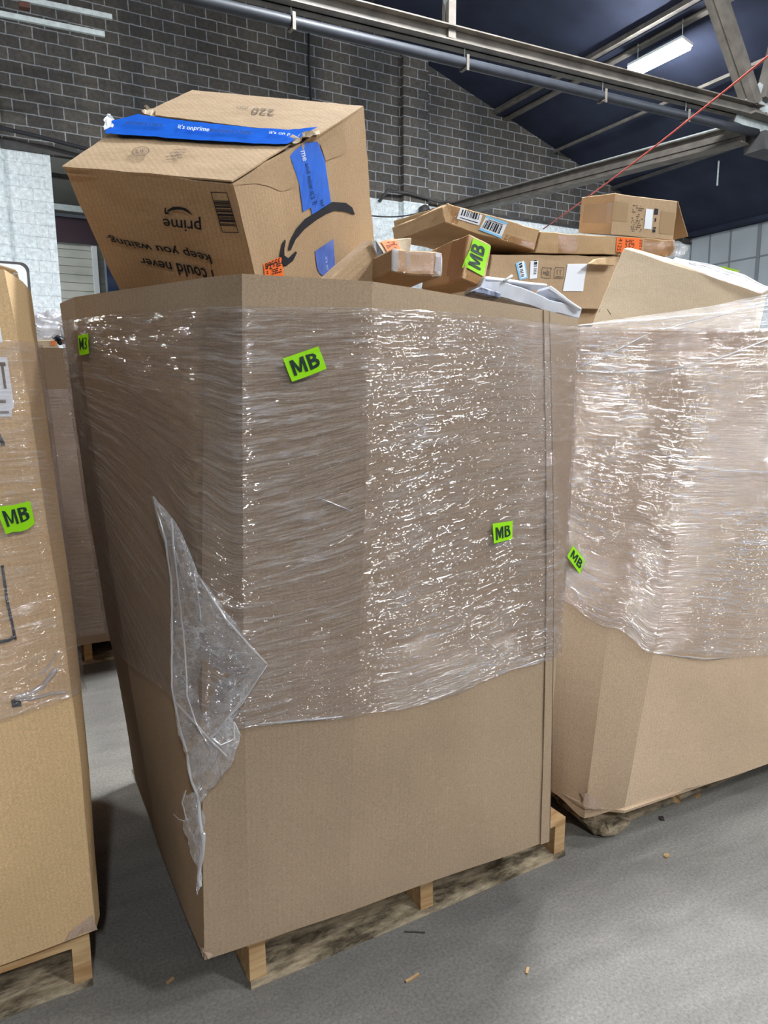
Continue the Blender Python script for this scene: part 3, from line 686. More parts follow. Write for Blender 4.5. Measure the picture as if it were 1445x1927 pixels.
mid_wrap = wrap_shell('mid', M['film_mid'], mid, mid_tb, mid_tt, fan=fan_mid)
# overlapped vertical joint near the right front corner
def ring_strip(key, i, f0, f1, t0, t1, off, name, mat, parent, n_=40):
    vs = []
    for k_ in range(n_ + 1):
        for f_ in (f0, f1):
            for o_ in (off * .2, off):
                p, o = ring_pt(BOX[key], i, f_, lerp(t0, t1, k_ / n_), BULGE[key]); vs.append(p + o * o_)
    fs = []
    for k_ in range(n_):
        a = k_ * 4; b_ = a + 4
        fs += [(a + 1, a + 3, b_ + 3, b_ + 1), (a, a + 1, b_ + 1, b_), (a + 3, a + 2, b_ + 2, b_ + 3)]
    fs += [(0, 2, 3, 1), (n_ * 4, n_ * 4 + 1, n_ * 4 + 3, n_ * 4 + 2)]
    return mesh_obj(name, vs, fs, mat, parent)
ring_strip('mid', 7, .72, .985, .0, 1.0, .0045, 'overlap_flap', M['kraft'], mid)
ring_strip('mid', 8, .0, .035, .0, 1.0, .004, 'joint_shade_strip', M['inkfade'], mid)  # dark strip coloured to stand for the shadow in the joint
mb_sticker([(0.5326, 1.3937, 1.4758), (0.6084, 1.3861, 1.5029), (0.6251, 1.3853, 1.4572), (0.5505, 1.3927, 1.4285)], mid_wrap, mid)
mb_sticker([(1.1193, 1.4772, 1.0661), (1.2004, 1.5032, 1.0618), (1.1947, 1.4968, 1.0114), (1.1234, 1.4766, 1.011)], mid_wrap, mid)
mb_sticker([(0.2128, 1.8734, 1.5499), (0.2332, 1.8325, 1.5523), (0.234, 1.8371, 1.5058), (0.2155, 1.8742, 1.5036)], mid_wrap, mid, 'M3', .01)
def rope(pts, r, parent, name='film_strand', seg=7):
    pts = [Vector(p) for p in pts]; out = []; rad = []
    n_ = len(pts) - 1; tot = n_ * 8
    for i in range(tot + 1):
        s = i / 8; k_ = min(int(s), n_ - 1); f_ = s - k_
        p = pts[k_].lerp(pts[k_ + 1], f_); p += noise.noise_vector(p * 25) * .0015
        out.append(p); rad.append(r * (.6 + .6 * abs(noise.noise(p * 18))) * (0.35 if i in (0, tot) else 1))
    return tube(name, out, r, M['film_rope'], parent, seg, rad)
rope([(0.734, 1.381, 1.087), (0.8303, 1.4017, 1.0836), (0.988, 1.4326, 1.076), (1.1851, 1.491, 1.0694), (1.3397, 1.5183, 1.0818), (1.4552, 1.5571, 1.0988)], .0035, mid)
rope([(0.5988, 1.3778, 1.1856), (0.6646, 1.3733, 1.1563), (0.7337, 1.3799, 1.1154), (0.801, 1.401, 1.0867)], .0018, mid)
rope([(0.7336, 1.3794, 1.1277), (0.8238, 1.4026, 1.1285), (0.8947, 1.4097, 1.1342), (0.9899, 1.4362, 1.1427)], .0012, mid)
rope([(0.4493, 1.4017, 0.6918), (0.6219, 1.3887, 0.6703), (0.7388, 1.4005, 0.6521), (0.945, 1.4124, 0.6445), (1.19, 1.4384, 0.6508), (1.3296, 1.4492, 0.6584)], .0028, mid)
# torn loose film hanging off the left front corner
def cloth(name, left, right, nx, mat, parent, amp, freq=30, puff=0.0, sub=5, side=1):
    left = [Vector(p) for p in left]; right = [Vector(p) for p in right]; n_ = len(left) - 1; ny = n_ * sub
    vs, uv = [], []; back = Vector((-0.25, -0.96, 0))
    for j in range(ny + 1):
        s = j / sub; k_ = min(int(s), n_ - 1); f_ = s - k_
        a = left[k_].lerp(left[k_ + 1], f_); b = right[k_].lerp(right[k_ + 1], f_)
        for i in range(nx + 1):
            x = i / nx; p = a.lerp(b, x)
            w = math.sin(math.pi * x)
            ns = noise.noise_vector(Vector((p.x * freq, p.z * freq * .55, 2.0 * side)))
            n2 = noise.noise_vector(p * freq * 2.6)
            p = p + back * (puff * w + abs(ns.x) * amp * 1.3) + ns * amp * .6 + n2 * amp * .35
            vs.append(p); uv.append((x * .2, p.z))
    fs = [(j * (nx + 1) + i, j * (nx + 1) + i + 1, (j + 1) * (nx + 1) + i + 1, (j + 1) * (nx + 1) + i) for j in range(ny) for i in range(nx)]
    return mesh_obj(name, vs, fs, mat, parent, True, uv)
tornL = [(0.2936, 1.5608, 1.1881), (0.2991, 1.5432, 1.1143), (0.311, 1.5149, 1.036), (0.3077, 1.5085, 0.9431), (0.3024, 1.5079, 0.872), (0.2981, 1.5027, 0.7768), (0.3017, 1.4859, 0.6836), (0.3109, 1.4648, 0.6283), (0.3176, 1.4476, 0.5721)]
tornR = [(0.2966, 1.5536, 1.1876), (0.3292, 1.4961, 1.1362), (0.3525, 1.445, 1.0342), (0.3721, 1.4092, 0.994), (0.423, 1.3837, 0.912), (0.4719, 1.3813, 0.835), (0.4259, 1.3864, 0.7684), (0.3991, 1.3886, 0.7255), (0.3537, 1.3967, 0.6425)]
cloth('torn_film', tornL, tornR, 30, M['film_loose'], mid, .010, 26, .012)
cloth('torn_film', [(0.3268, 1.438, 0.6612), (0.3111, 1.4579, 0.619), (0.3171, 1.4437, 0.5804), (0.3179, 1.4374, 0.5395), (0.3183, 1.4326, 0.5041)], [(0.3932, 1.3831, 0.7352), (0.413, 1.3832, 0.6818), (0.3934, 1.3854, 0.621), (0.3478, 1.392, 0.5939), (0.3329, 1.4087, 0.5501)], 14, M['film_loose'], mid, .014, 34, .01, side=2)
cloth('torn_film', [(0.2984, 1.4656, 0.5432), (0.2957, 1.4661, 0.5119), (0.3033, 1.4527, 0.4977), (0.2957, 1.4611, 0.4698), (0.2995, 1.4511, 0.4357), (0.3088, 1.4316, 0.3927), (0.3097, 1.4253, 0.3511), (0.3103, 1.4222, 0.3333)], [(0.3232, 1.4261, 0.5626), (0.3281, 1.4149, 0.5358), (0.3285, 1.41, 0.5008), (0.3255, 1.4104, 0.4637), (0.3238, 1.4096, 0.4331), (0.3179, 1.4137, 0.3878), (0.317, 1.4116, 0.3573), (0.3132, 1.415, 0.3357)], 10, M['film_loose'], mid, .010, 60, .012, side=3)
for pts, r in (
  ([(0.2923, 1.5441, 1.1845), (0.3051, 1.5129, 1.0956), (0.3084, 1.4977, 1.0167), (0.3027, 1.4919, 0.9009), (0.2944, 1.49, 0.7824), (0.3014, 1.468, 0.6914), (0.3098, 1.4482, 0.6388)], .0032),
  ([(0.3162, 1.4994, 1.1484), (0.3168, 1.4862, 1.053), (0.3194, 1.4691, 0.9519), (0.3196, 1.4558, 0.8495), (0.3172, 1.4497, 0.7684), (0.3268, 1.4273, 0.7147), (0.3419, 1.3974, 0.6757)], .0028),
  ([(0.3514, 1.4289, 1.0288), (0.3875, 1.3732, 0.9499), (0.4354, 1.3721, 0.8842), (0.4715, 1.3701, 0.8366)], .0030),
  ([(0.3441, 1.4421, 1.0359), (0.3469, 1.4317, 0.9922), (0.3483, 1.4223, 0.9368)], .0018),
  ([(0.4715, 1.3701, 0.8366), (0.4225, 1.3753, 0.7734), (0.3788, 1.3783, 0.7287), (0.3501, 1.3914, 0.6907)], .0030),
  ([(0.4607, 1.3675, 0.8254), (0.4128, 1.3724, 0.7589), (0.372, 1.375, 0.7258)], .0020),
  ([(0.2978, 1.478, 0.7496), (0.3147, 1.4486, 0.727), (0.3356, 1.4112, 0.7013), (0.3521, 1.3844, 0.6789), (0.3784, 1.3783, 0.6445)], .0032),
  ([(0.3496, 1.3895, 0.6917), (0.3649, 1.3782, 0.6747), (0.3935, 1.3767, 0.6836), (0.395, 1.3759, 0.7222), (0.4074, 1.376, 0.6864)], .0026),
  ([(0.309, 1.4442, 0.6409), (0.312, 1.4322, 0.5815), (0.3199, 1.4156, 0.5505), (0.3206, 1.4059, 0.4806), (0.3211, 1.3994, 0.4338)], .0042),
  ([(0.3236, 1.4005, 0.4764), (0.322, 1.3981, 0.4343), (0.314, 1.4063, 0.394), (0.3108, 1.4082, 0.3682), (0.3111, 1.405, 0.3445)], .0060),
  ([(0.3026, 1.4466, 0.5544), (0.294, 1.4563, 0.5241), (0.3001, 1.4422, 0.4855)], .0026),
  ([(0.279, 1.4804, 0.4875), (0.2872, 1.4671, 0.4807), (0.2974, 1.4514, 0.4812)], .0012)):
    rope(pts, r, mid, 'torn_strand')
# squashed lower corner
outline('torn_corner', [(0.3155, 1.5142, 0.1229), (0.319, 1.4374, 0.1697), (0.3382, 1.427, 0.1488), (0.3259, 1.4278, 0.1413), (0.3162, 1.4583, 0.126)], M['kraft_pink'], mid_wall, mid, .003)
bulk_floor('mid', M['kraft'], mid)

# ---- tan bulk box at the left edge
lft = thing('bulk_box', 'tan bulk box at the left edge with white shipping labels', 'bulk box', (-.4, 2.2, .14))
lw = bulk_wall('left', M['kraft_tan'], lft)
l_tb = [None, None, 0.3958, 0.3761, 0.1768, 0.0954, None]
l_tt = [None, None, 0.9067, 0.9095, 0.9179, 0.96, None]
l_tb[0] = l_tb[1] = l_tb[2] - .01
l_tt[0] = l_tt[1] = l_tt[2]
lwrap = wrap_shell('left', M['film'], lft, l_tb, l_tt, step=.02, amp=.0014)
mb_sticker([(-0.0077, 1.6656, 1.1785), (0.055, 1.6683, 1.1889), (0.0601, 1.6676, 1.139), (0.0053, 1.6654, 1.124)], lwrap, lft)
q = [(-0.0551, 1.6678, 1.4874), (0.041, 1.6727, 1.4831), (0.046, 1.6712, 1.3811), (-0.0558, 1.6661, 1.3806)]
s = decal('shipping_label', q, M['white'], lw, lft, .002)
bars('barcode', q, barcode_rects(12, .02, .96, .82, .90, False, 3) + [(.3, .1, .86, .16), (.2, .30, .3, .75), (.86, .38, .91, .86)], M['inkfade'], lw, s, .003)
q = [(-0.0648, 1.6657, 1.3829), (0.0411, 1.671, 1.3811), (0.0396, 1.6706, 1.3636), (-0.0665, 1.6653, 1.3639)]
s = decal('shipping_label', q, M['white'], lw, lft, .0024, 4, 2); bars('barcode', q, [(.1, .35, .95, .6)], M['inkfade'], lw, s, .0034)
q = [(-0.0476, 1.6694, 1.5678), (0.0323, 1.6737, 1.572), (0.0358, 1.673, 1.5129), (-0.0532, 1.6682, 1.5081)]
decal('shipping_label', q, M['white'], lw, lft, .002, 3, 3)
for pts, w in (([(-0.0064, 1.6638, 1.0566), (-0.0035, 1.6625, 0.9749), (0.004, 1.6615, 0.8956)], .003), ([(0.0046, 1.6616, 0.9026), (-0.0081, 1.6611, 0.8967), (-0.0283, 1.6602, 0.8958)], .004), ([(0.0094, 1.6688, 1.3305), (0.0189, 1.6689, 1.3048)], .004)):
    tube('printed_line', [snap(p, lw, .0015) for p in [Vector(pts[0]).lerp(Vector(pts[1]), k_ / 6) for k_ in range(7)] + ([Vector(pts[1]).lerp(Vector(pts[2]), k_ / 6) for k_ in range(1, 7)] if len(pts) > 2 else [])], w, M['ink'], lft, 5)
decal('black_mark', [(-0.0152, 1.6586, 0.766), (0.0032, 1.6593, 0.7641), (0.0037, 1.659, 0.7456), (-0.0147, 1.6583, 0.7476)], M['ink'], lw, lft, .003, 2, 2)
rope([(-0.0095, 1.6327, 0.7686), (0.0222, 1.6341, 0.7683), (0.0494, 1.6356, 0.7813), (0.075, 1.6372, 0.8098), (0.0971, 1.6849, 0.8228)], .010, lft)
rope([(-0.0099, 1.6326, 0.7639), (0.0265, 1.6342, 0.7575), (0.0635, 1.6359, 0.7596), (0.0955, 1.6373, 0.7557)], .006, lft)
rope([(0.0324, 1.6373, 0.8027), (0.0573, 1.6385, 0.8129), (0.087, 1.6404, 0.8518)], .004, lft)
outline('torn_corner', [(0.1156, 1.6499, 0.1907), (0.1192, 1.6495, 0.1582), (0.1148, 1.6474, 0.133), (0.0775, 1.6473, 0.1232), (0.037, 1.6458, 0.1221), (0.0598, 1.6473, 0.1646), (0.0936, 1.6489, 0.1805)], M['kraft_pink'], lw, lft, .004)
bulk_floor('left', M['kraft_tan'], lft)

# ---- leaning bulk box at right
rgt = thing('bulk_box', 'leaning kraft bulk box at the right edge under white stretch wrap', 'bulk box', (2.1, 2.0, .12))
def low_r(s):
    return 0.0 if s > 8 else (-.03 * math.exp(-((s - 1.9) / .5) ** 2) + .03 * math.exp(-((s - 3.2) / .5) ** 2))
rw = bulk_wall('right', M['kraft_light'], rgt, low=low_r)
r_tb = [None, 0.4042, 0.3425, 0.2947, 0.2498, 0.2246, 0.16, 0.0505, 0.0982, None]
r_tt = [.99, .99, .99, .995, 1.0, 1.0, 1.0, .99, .99, .99]
rwrap = wrap_shell('right', M['film_tight'], rgt, r_tb, r_tt, amp=.0020, off=.011)
mb_sticker([(1.6776, 1.7611, 0.8766), (1.7177, 1.7391, 0.822), (1.6873, 1.7335, 0.7822), (1.6488, 1.7571, 0.8436)], None, rgt, off=.050)
mb_sticker([(2.3604, 1.4582, 0.6713), (2.4716, 1.4577, 0.6586), (2.4666, 1.4495, 0.6214), (2.3669, 1.4548, 0.6279)], rwrap, rgt)
rope([(1.8156, 1.8884, 1.4807), (1.9963, 1.856, 1.4775), (2.148, 1.8053, 1.4809), (2.3102, 1.7423, 1.5052), (2.435, 1.7038, 1.5459), (2.6295, 1.6479, 1.6173)], .0038, rgt)
rope([(1.9481, 1.7969, 1.233), (2.0468, 1.7155, 1.1995), (2.1451, 1.6345, 1.1478), (2.2597, 1.5693, 1.128), (2.4868, 1.5162, 1.1135)], .0028, rgt)
rope([(1.8445, 1.8875, 1.4958), (1.9868, 1.8761, 1.5442), (2.162, 1.8646, 1.6185)], .0022, rgt)
rope([(1.613, 1.7157, 0.7282), (1.7344, 1.6827, 0.6582), (1.7535, 1.5808, 0.6281), (1.8365, 1.4849, 0.5604), (2.0182, 1.4299, 0.525), (2.4077, 1.4122, 0.4745)], .0030, rgt)
outline('torn_corner', [(1.5193, 1.4881, 0.164), (1.5243, 1.4615, 0.1692), (1.5426, 1.4435, 0.1624), (1.5551, 1.417, 0.1405), (1.5309, 1.4303, 0.1301), (1.5085, 1.4505, 0.1333)], M['kraft_pink'], rw, rgt, .012)
bulk_floor('right', M['kraft_light'], rgt)
# broken pallet corner poking out under it
bm = bmesh.new()
pp = [(1.571, 1.4609, 0.012), (1.6093, 1.4327, 0.012), (1.688, 1.4271, 0.03), (1.6916, 1.4294, 0.05), (1.6211, 1.4254, 0.075), (1.5742, 1.4361, 0.075), (1.538, 1.4782, 0.05)]
vv = [bm.verts.new(p) for p in pp] + [bm.verts.new((p[0] + .01, p[1] + .16, p[2] + .012)) for p in pp]
n_ = len(pp); bm.faces.new(vv[:n_]); bm.faces.new(list(reversed(vv[n_:])))
for i in range(n_): bm.faces.new((vv[i], vv[(i + 1) % n_], vv[n_ + (i + 1) % n_], vv[n_ + i]))
bmesh.ops.triangulate(bm, faces=bm.faces[:]); bmesh.ops.recalc_face_normals(bm, faces=bm.faces[:])
for _ in range(2): bmesh.ops.subdivide_edges(bm, edges=bm.edges[:], cuts=1)
for v in bm.verts: v.co += noise.noise_vector(v.co * 40) * .010; v.co.z = max(.002, v.co.z)
o = bm_obj('broken_board', bm, M['wood_old']); tag(o, 'splintered grey board end on the floor under the leaning bulk box', 'wood scrap')

# ---- rear bulk boxes
rl = thing('bulk_box', 'dark shaded bulk box behind, in the gap left of the centre box', 'bulk box', (.3, 4.4, .14))
rlw = bulk_wall('rearleft', M['kraft_shade'], rl, step=.12, nz=20)
rl_tb = [.03, .03, .05, .05, .05, .05]; rl_tt = [.87, .87, .87, .87, .87, .87]
wrap_shell('rearleft', M['film'], rl, rl_tb, rl_tt, step=.03, dz=.012)
bulk_floor('rearleft', M['kraft'], rl)
rr = thing('bulk_box', 'rear bulk box hidden behind the right hand cartons', 'bulk box', (3.2, 3.5, .14))
bulk_wall('rearright', M['kraft'], rr, step=.12, nz=20)
bulk_floor('rearright', M['kraft'], rr)

# ------------------------------------------------------------------ cartons
def hexa(name, P, mat, parent=None, cuts=9, jag=.0022, bev=.0035, skip=(), thick=0.0, crush=0.0, seed=0.0):
    """P: front tl,tr,br,bl then back tl,tr,br,bl. A carton with dented panels and softened edges."""
    bm = bmesh.new(); V_ = [bm.verts.new(Vector(p)) for p in P]
    F_ = {'front': (3, 2, 1, 0), 'back': (4, 5, 6, 7), 'left': (7, 3, 0, 4), 'right': (2, 6, 5, 1), 'top': (0, 1, 5, 4), 'bottom': (7, 6, 2, 3)}
    for k_, idx in F_.items():
        if k_ not in skip: bm.faces.new([V_[i] for i in idx])
    bmesh.ops.recalc_face_normals(bm, faces=bm.faces[:])
    if bev and not skip: bmesh.ops.bevel(bm, geom=bm.edges[:], offset=bev, segments=1, affect='EDGES')
    L = [e for e in bm.edges if e.calc_length() > .03]
    bmesh.ops.subdivide_edges(bm, edges=L, cuts=cuts, use_grid_fill=True)
    sv = Vector((seed, seed * 2.1, 0))
    for v in bm.verts:
        v.co += noise.noise_vector(v.co * 8 + sv) * jag * 2 + noise.noise_vector(v.co * 30 + sv) * jag * .5
        if crush: v.co += noise.noise_vector(v.co * 22 + sv) * crush
    # flute direction uv: longest horizontal
    uvl = bm.loops.layers.uv.new('UVMap')
    ax = (Vector(P[1]) - Vector(P[0])).normalized(); bx = (Vector(P[4]) - Vector(P[0])).normalized(); cz = (Vector(P[3]) - Vector(P[0])).normalized()
    for f_ in bm.faces:
        n_ = f_.normal
        for l in f_.loops:
            p = l.vert.co
            l[uvl].uv = (p.dot(ax), p.dot(cz)) if abs(n_.dot(ax)) < .7 else (p.dot(bx), p.dot(cz))
    if thick: bmesh.ops.solidify(bm, geom=bm.faces[:], thickness=thick)
    return bm_obj(name, bm, mat, parent)
def box8(front, v): return list(map(Vector, front)) + [Vector(p) + Vector(v) for p in front]

# --- large open carton, upside down, on the centre bulk box

A_, B_, C_, D_ = [Vector(p) for p in [(0.2052, 1.9622, 1.9521), (0.518, 1.62, 1.8707), (1.0157, 1.936, 2.2195), (0.6565, 2.4246, 2.3661)]]
A2, B2, C2, D2 = [Vector(p) for p in [(0.3765, 2.1331, 1.616), (0.6641, 1.8072, 1.5473), (1.1511, 2.1241, 1.8696), (0.8409, 2.5884, 2.0312)]]
big = thing('shipping_carton', 'large battered open carton with blue tape, upside down on the centre bulk box', 'cardboard box', tuple((A2 + B2 + C2 + D2) / 4))
amb = hexa('body', [A_, B_, B2, A2, D_, C_, C2, D2], M['kraft_box'], big, cuts=14, jag=.0025, bev=0, skip=('top', 'bottom'), thick=.005, crush=.0012)
up = -Vector((0.2909, 0.4647, -0.8363))
seamL, seamR = Vector((0.3631, 2.1751, 2.1254)), Vector((0.7837, 1.7677, 2.0453))
def flap(name, pts, lift, mat, parent, thick=.004, jag=.0016):
    pts = [Vector(p) + up * l for p, l in zip(pts, lift)]
    bm = bmesh.new(); vs_ = [bm.verts.new(p) for p in pts]; bm.faces.new(vs_)
    if len(vs_) > 4: bmesh.ops.triangulate(bm, faces=bm.faces[:])
    for _ in range(1 if len(vs_) == 4 else 4): bmesh.ops.subdivide_edges(bm, edges=bm.edges[:], cuts=12 if len(vs_) == 4 else 1, use_grid_fill=True)
    for v in bm.verts: v.co += noise.noise_vector(v.co * 14) * jag
    bmesh.ops.recalc_face_normals(bm, faces=bm.faces[:])
    uvl = bm.loops.layers.uv.new('UVMap')
    for f_ in bm.faces:
        for l in f_.loops: l[uvl].uv = (l.vert.co.x, l.vert.co.y)
    bmesh.ops.solidify(bm, geom=bm.faces[:], thickness=thick)
    return bm_obj(name, bm, mat, parent)
fl_front = flap('flap', [A_, B_, *[Vector(p) for p in [(0.7169, 1.7553, 2.0152), (0.3621, 2.1543, 2.1134)]]], [.003, .006, .009, .004], M['kraft_box'], big)
fl_back = flap('flap', [*[Vector(p) for p in [(0.4617, 2.2563, 2.2048), (0.7937, 1.7701, 2.0501)]], C_, D_], [.008, .008, .004, .004], M['kraft_box'], big)
flap('inner_flap', [B_.lerp(A_, .02), C_.lerp(D_, .02), C_.lerp(D_, .3), B_.lerp(A_, .3)], [-.012] * 4, M['kraft_box'], big)
flap('inner_flap', [A_.lerp(B_, .02), D_.lerp(C_, .02), D_.lerp(C_, .3), A_.lerp(B_, .3)], [-.012] * 4, M['kraft_box'], big)
# blue tape along the seam with torn ends
tq_lo = [(0.3353, 2.1064, 2.0775), (0.415, 2.027, 2.0611), (0.4901, 1.9419, 2.04), (0.5638, 1.8637, 2.0221), (0.6364, 1.7916, 2.0073), (0.6991, 1.7364, 1.9984), (0.7298, 1.7551, 2.0195)]
tq_hi = [(0.361, 2.2099, 2.1439), (0.4461, 2.2261, 2.1826), (0.5198, 2.1124, 2.145), (0.5946, 2.0119, 2.1152), (0.6776, 1.9073, 2.0859), (0.7461, 1.8355, 2.0699), (0.8189, 1.8117, 2.082)]
def strip(name, lo, hi, mat, parent, off, target=None, jagn=.002, sub=6, nx=4):
    vs = []; lo = [Vector(p) for p in lo]; hi = [Vector(p) for p in hi]; n_ = (len(lo) - 1) * sub
    for j in range(n_ + 1):
        s = j / sub; k_ = min(int(s), len(lo) - 2); f_ = s - k_
        a = lo[k_].lerp(lo[k_ + 1], f_); b = hi[k_].lerp(hi[k_ + 1], f_)
        for i in range(nx + 1):
            p = a.lerp(b, i / nx)
            if i in (0, nx): p = p + (b - a).normalized() * noise.noise(p * 60) * jagn
            p = snap(p, target, 0) if target else p
            vs.append(p + up * off + noise.noise_vector(p * 30) * .001)
    fs = [(j * (nx + 1) + i, j * (nx + 1) + i + 1, (j + 1) * (nx + 1) + i + 1, (j + 1) * (nx + 1) + i) for j in range(n_) for i in range(nx)]
    return mesh_obj(name, vs, fs, mat, parent)
tp = strip('blue_tape', tq_lo, tq_hi, M['blue'], big, .0150, None, .006); tp['label'] = 'torn blue tape along the seam'
def tape_q(px): return px
upo = up * .0275
def lift(q, k_=.0195): return [Vector(p) + up * k_ for p in q]
lettering('and now it’s here.', lift([(0.4041, 2.1662, 2.1347), (0.4836, 2.0792, 2.114), (0.4723, 2.0453, 2.0912), (0.3937, 2.1359, 2.1142)]), M['ink'], None, tp, bold=.0)
lettering('it’s on', lift([(0.5138, 2.0404, 2.103), (0.5436, 2.0024, 2.0922), (0.5304, 1.9662, 2.0674), (0.5022, 2.0075, 2.0806)]), M['whiteink'], None, tp, bold=.01)
lettering('prime', lift([(0.546, 2.0006, 2.092), (0.5751, 1.9582, 2.0785), (0.5579, 1.9209, 2.0518), (0.5292, 1.9571, 2.062)]), M['whiteink'], None, tp, bold=.01)
lettering('and now it’s here.', lift([(0.5762, 1.9573, 2.0785), (0.6595, 1.87, 2.0589), (0.6449, 1.8418, 2.0381), (0.5626, 1.9272, 2.057)]), M['ink'], None, tp, bold=.0)
lettering('it’s on p', lift([(0.6944, 1.8391, 2.0539), (0.7348, 1.7944, 2.0431), (0.7192, 1.7676, 2.0228), (0.6819, 1.8143, 2.0357)]), M['whiteink'], None, tp, bold=.01)
# ragged white paper edges at the two tape ends
for nm, pts, sd in (('torn_paper', [(0.3386, 2.14, 2.0973), (0.3664, 2.2631, 2.1754), (0.3802, 2.2823, 2.1908), (0.383, 2.2045, 2.1486), (0.3579, 2.1467, 2.1077)], 1), ('torn_paper', [(0.4583, 2.2407, 2.1949), (0.4854, 2.3071, 2.2412), (0.4965, 2.2482, 2.2123), (0.4918, 2.2032, 2.1857), (0.469, 2.2086, 2.1808)], 2), ('torn_paper', [(0.7096, 1.7654, 2.0182), (0.7444, 1.8068, 2.0533), (0.7702, 1.7876, 2.0516), (0.8084, 1.789, 2.0657), (0.7926, 1.7611, 2.0447), (0.7509, 1.7536, 2.026), (0.7212, 1.7383, 2.0072)], 3)):
    bm = bmesh.new(); ff = bm.faces.new([bm.verts.new(Vector(p) + up * .014) for p in pts]); bmesh.ops.triangulate(bm, faces=[ff])
    for _ in range(3): bmesh.ops.subdivide_edges(bm, edges=bm.edges[:], cuts=1)
    for v in bm.verts: v.co += noise.noise_vector(v.co * 45) * .010
    bm_obj(nm, bm, M['kraft_pale'] if sd > 1 else M['foam'], big)
# faint print on the top flaps
lettering('220', lift([(0.766, 1.9943, 2.165), (0.7201, 2.0528, 2.1816), (0.7473, 2.1054, 2.2202), (0.7902, 2.0475, 2.203)], .012), M['inkfade'], fl_back, fl_back, bold=.0)
lettering('JGD', lift([(0.7276, 2.0956, 2.208), (0.7019, 2.1278, 2.2169), (0.716, 2.1549, 2.2369), (0.7407, 2.1231, 2.2278)], .012), M['inkfade'], fl_back, fl_back, bold=.0)
def ring_mark(c, rx, ry, ang, w, n=28):
    out = []
    for k_ in range(n + 1):
        a = 2 * math.pi * k_ / n; out.append((c, rx, ry, a))
    return out
def circle_on(q, r0, r1, mat, parent, off, n=26, a0=0, a1=2 * math.pi):
    vs, fs = [], []
    for k_ in range(n + 1):
        a = lerp(a0, a1, k_ / n)
        for r in (r0, r1): vs.append(quad_pt(q, .5 + math.cos(a) * r, .5 + math.sin(a) * r) + up * off)
    fs = [(2 * k_, 2 * k_ + 1, 2 * k_ + 3, 2 * k_ + 2) for k_ in range(n)]
    return mesh_obj('printed_mark', vs, fs, mat, parent)
qc = [(0.3728, 1.9626, 2.0106), (0.415, 1.9501, 2.0183), (0.3994, 1.872, 1.9695), (0.3553, 1.8912, 1.9649)]
circle_on(qc, .40, .46, M['inkfade'], fl_front, .0125); circle_on(qc, .28, .31, M['inkfade'], fl_front, .0125)
bars('printed_mark', lift(qc, .0125), [(.28, .35, .34, .65), (.34, .35, .44, .41), (.48, .35, .54, .65), (.58, .35, .64, .65), (.58, .6, .72, .65)], M['inkfade'], None, fl_front, 0)
qr_ = [(0.4591, 1.8811, 1.9954), (0.4889, 1.8637, 1.9961), (0.456, 1.8012, 1.9498), (0.4144, 1.823, 1.9475)]
bars('printed_mark', lift(qr_, .0125), specks(14, 5, .6, 5, (0, .12, 1, .9)) + [(0, .93, .9, 1)], M['inkfade'], None, fl_front, 0)
# print on the shaded left panel
b0 = amb
def zl(*p): return p
q = [(0.4858, 1.6737, 1.864), (0.5133, 1.6427, 1.8577), (0.5503, 1.6841, 1.7814), (0.5212, 1.7188, 1.7865)]
bars('printed_barcode', q, [(0, 0, .04, 1), (.96, 0, 1, 1), (0, 0, 1, .02), (0, .98, 1, 1)] + barcode_rects(17, .17, .83, .04, .96, True, 4), M['ink'], amb, amb)
lettering('prime', [(0.4854, 1.7645, 1.7907), (0.4141, 1.8417, 1.8098), (0.4071, 1.8191, 1.8362), (0.4764, 1.7388, 1.8218)], M['ink'], amb, amb, bold=.01)
q = [(0.4092, 1.7945, 1.8539), (0.4608, 1.7316, 1.8457), (0.4717, 1.7505, 1.8178), (0.4194, 1.8148, 1.8257)]
outline('printed_arrow', [(0.4628, 1.7533, 1.8258), (0.4545, 1.753, 1.8355), (0.4458, 1.7568, 1.8425), (0.4349, 1.7677, 1.8461), (0.4234, 1.7818, 1.8479), (0.4156, 1.7983, 1.8435), (0.4172, 1.801, 1.8395), (0.4233, 1.7888, 1.8423), (0.4329, 1.776, 1.8417), (0.4426, 1.7652, 1.8393), (0.451, 1.7596, 1.8342)], M['ink'], amb, amb)
outline('printed_arrow', [(0.4099, 1.7994, 1.8491), (0.41, 1.8074, 1.8425), (0.4129, 1.8109, 1.8363), (0.4196, 1.8015, 1.8362), (0.4181, 1.7998, 1.8393), (0.4141, 1.8036, 1.8409), (0.4119, 1.797, 1.8488)], M['ink'], amb, amb)
lettering('keep you waiting.', [(0.5173, 1.7972, 1.7274), (0.3122, 2.0048, 1.7943), (0.2986, 1.9984, 1.8152), (0.5053, 1.7828, 1.7528)], M['ink'], amb, amb, bold=.014)
lettering('I could never', [(0.5337, 1.8297, 1.682), (0.3809, 1.9708, 1.743), (0.3735, 1.9612, 1.7593), (0.5188, 1.8096, 1.7155)], M['ink'], amb, amb, bold=.014)
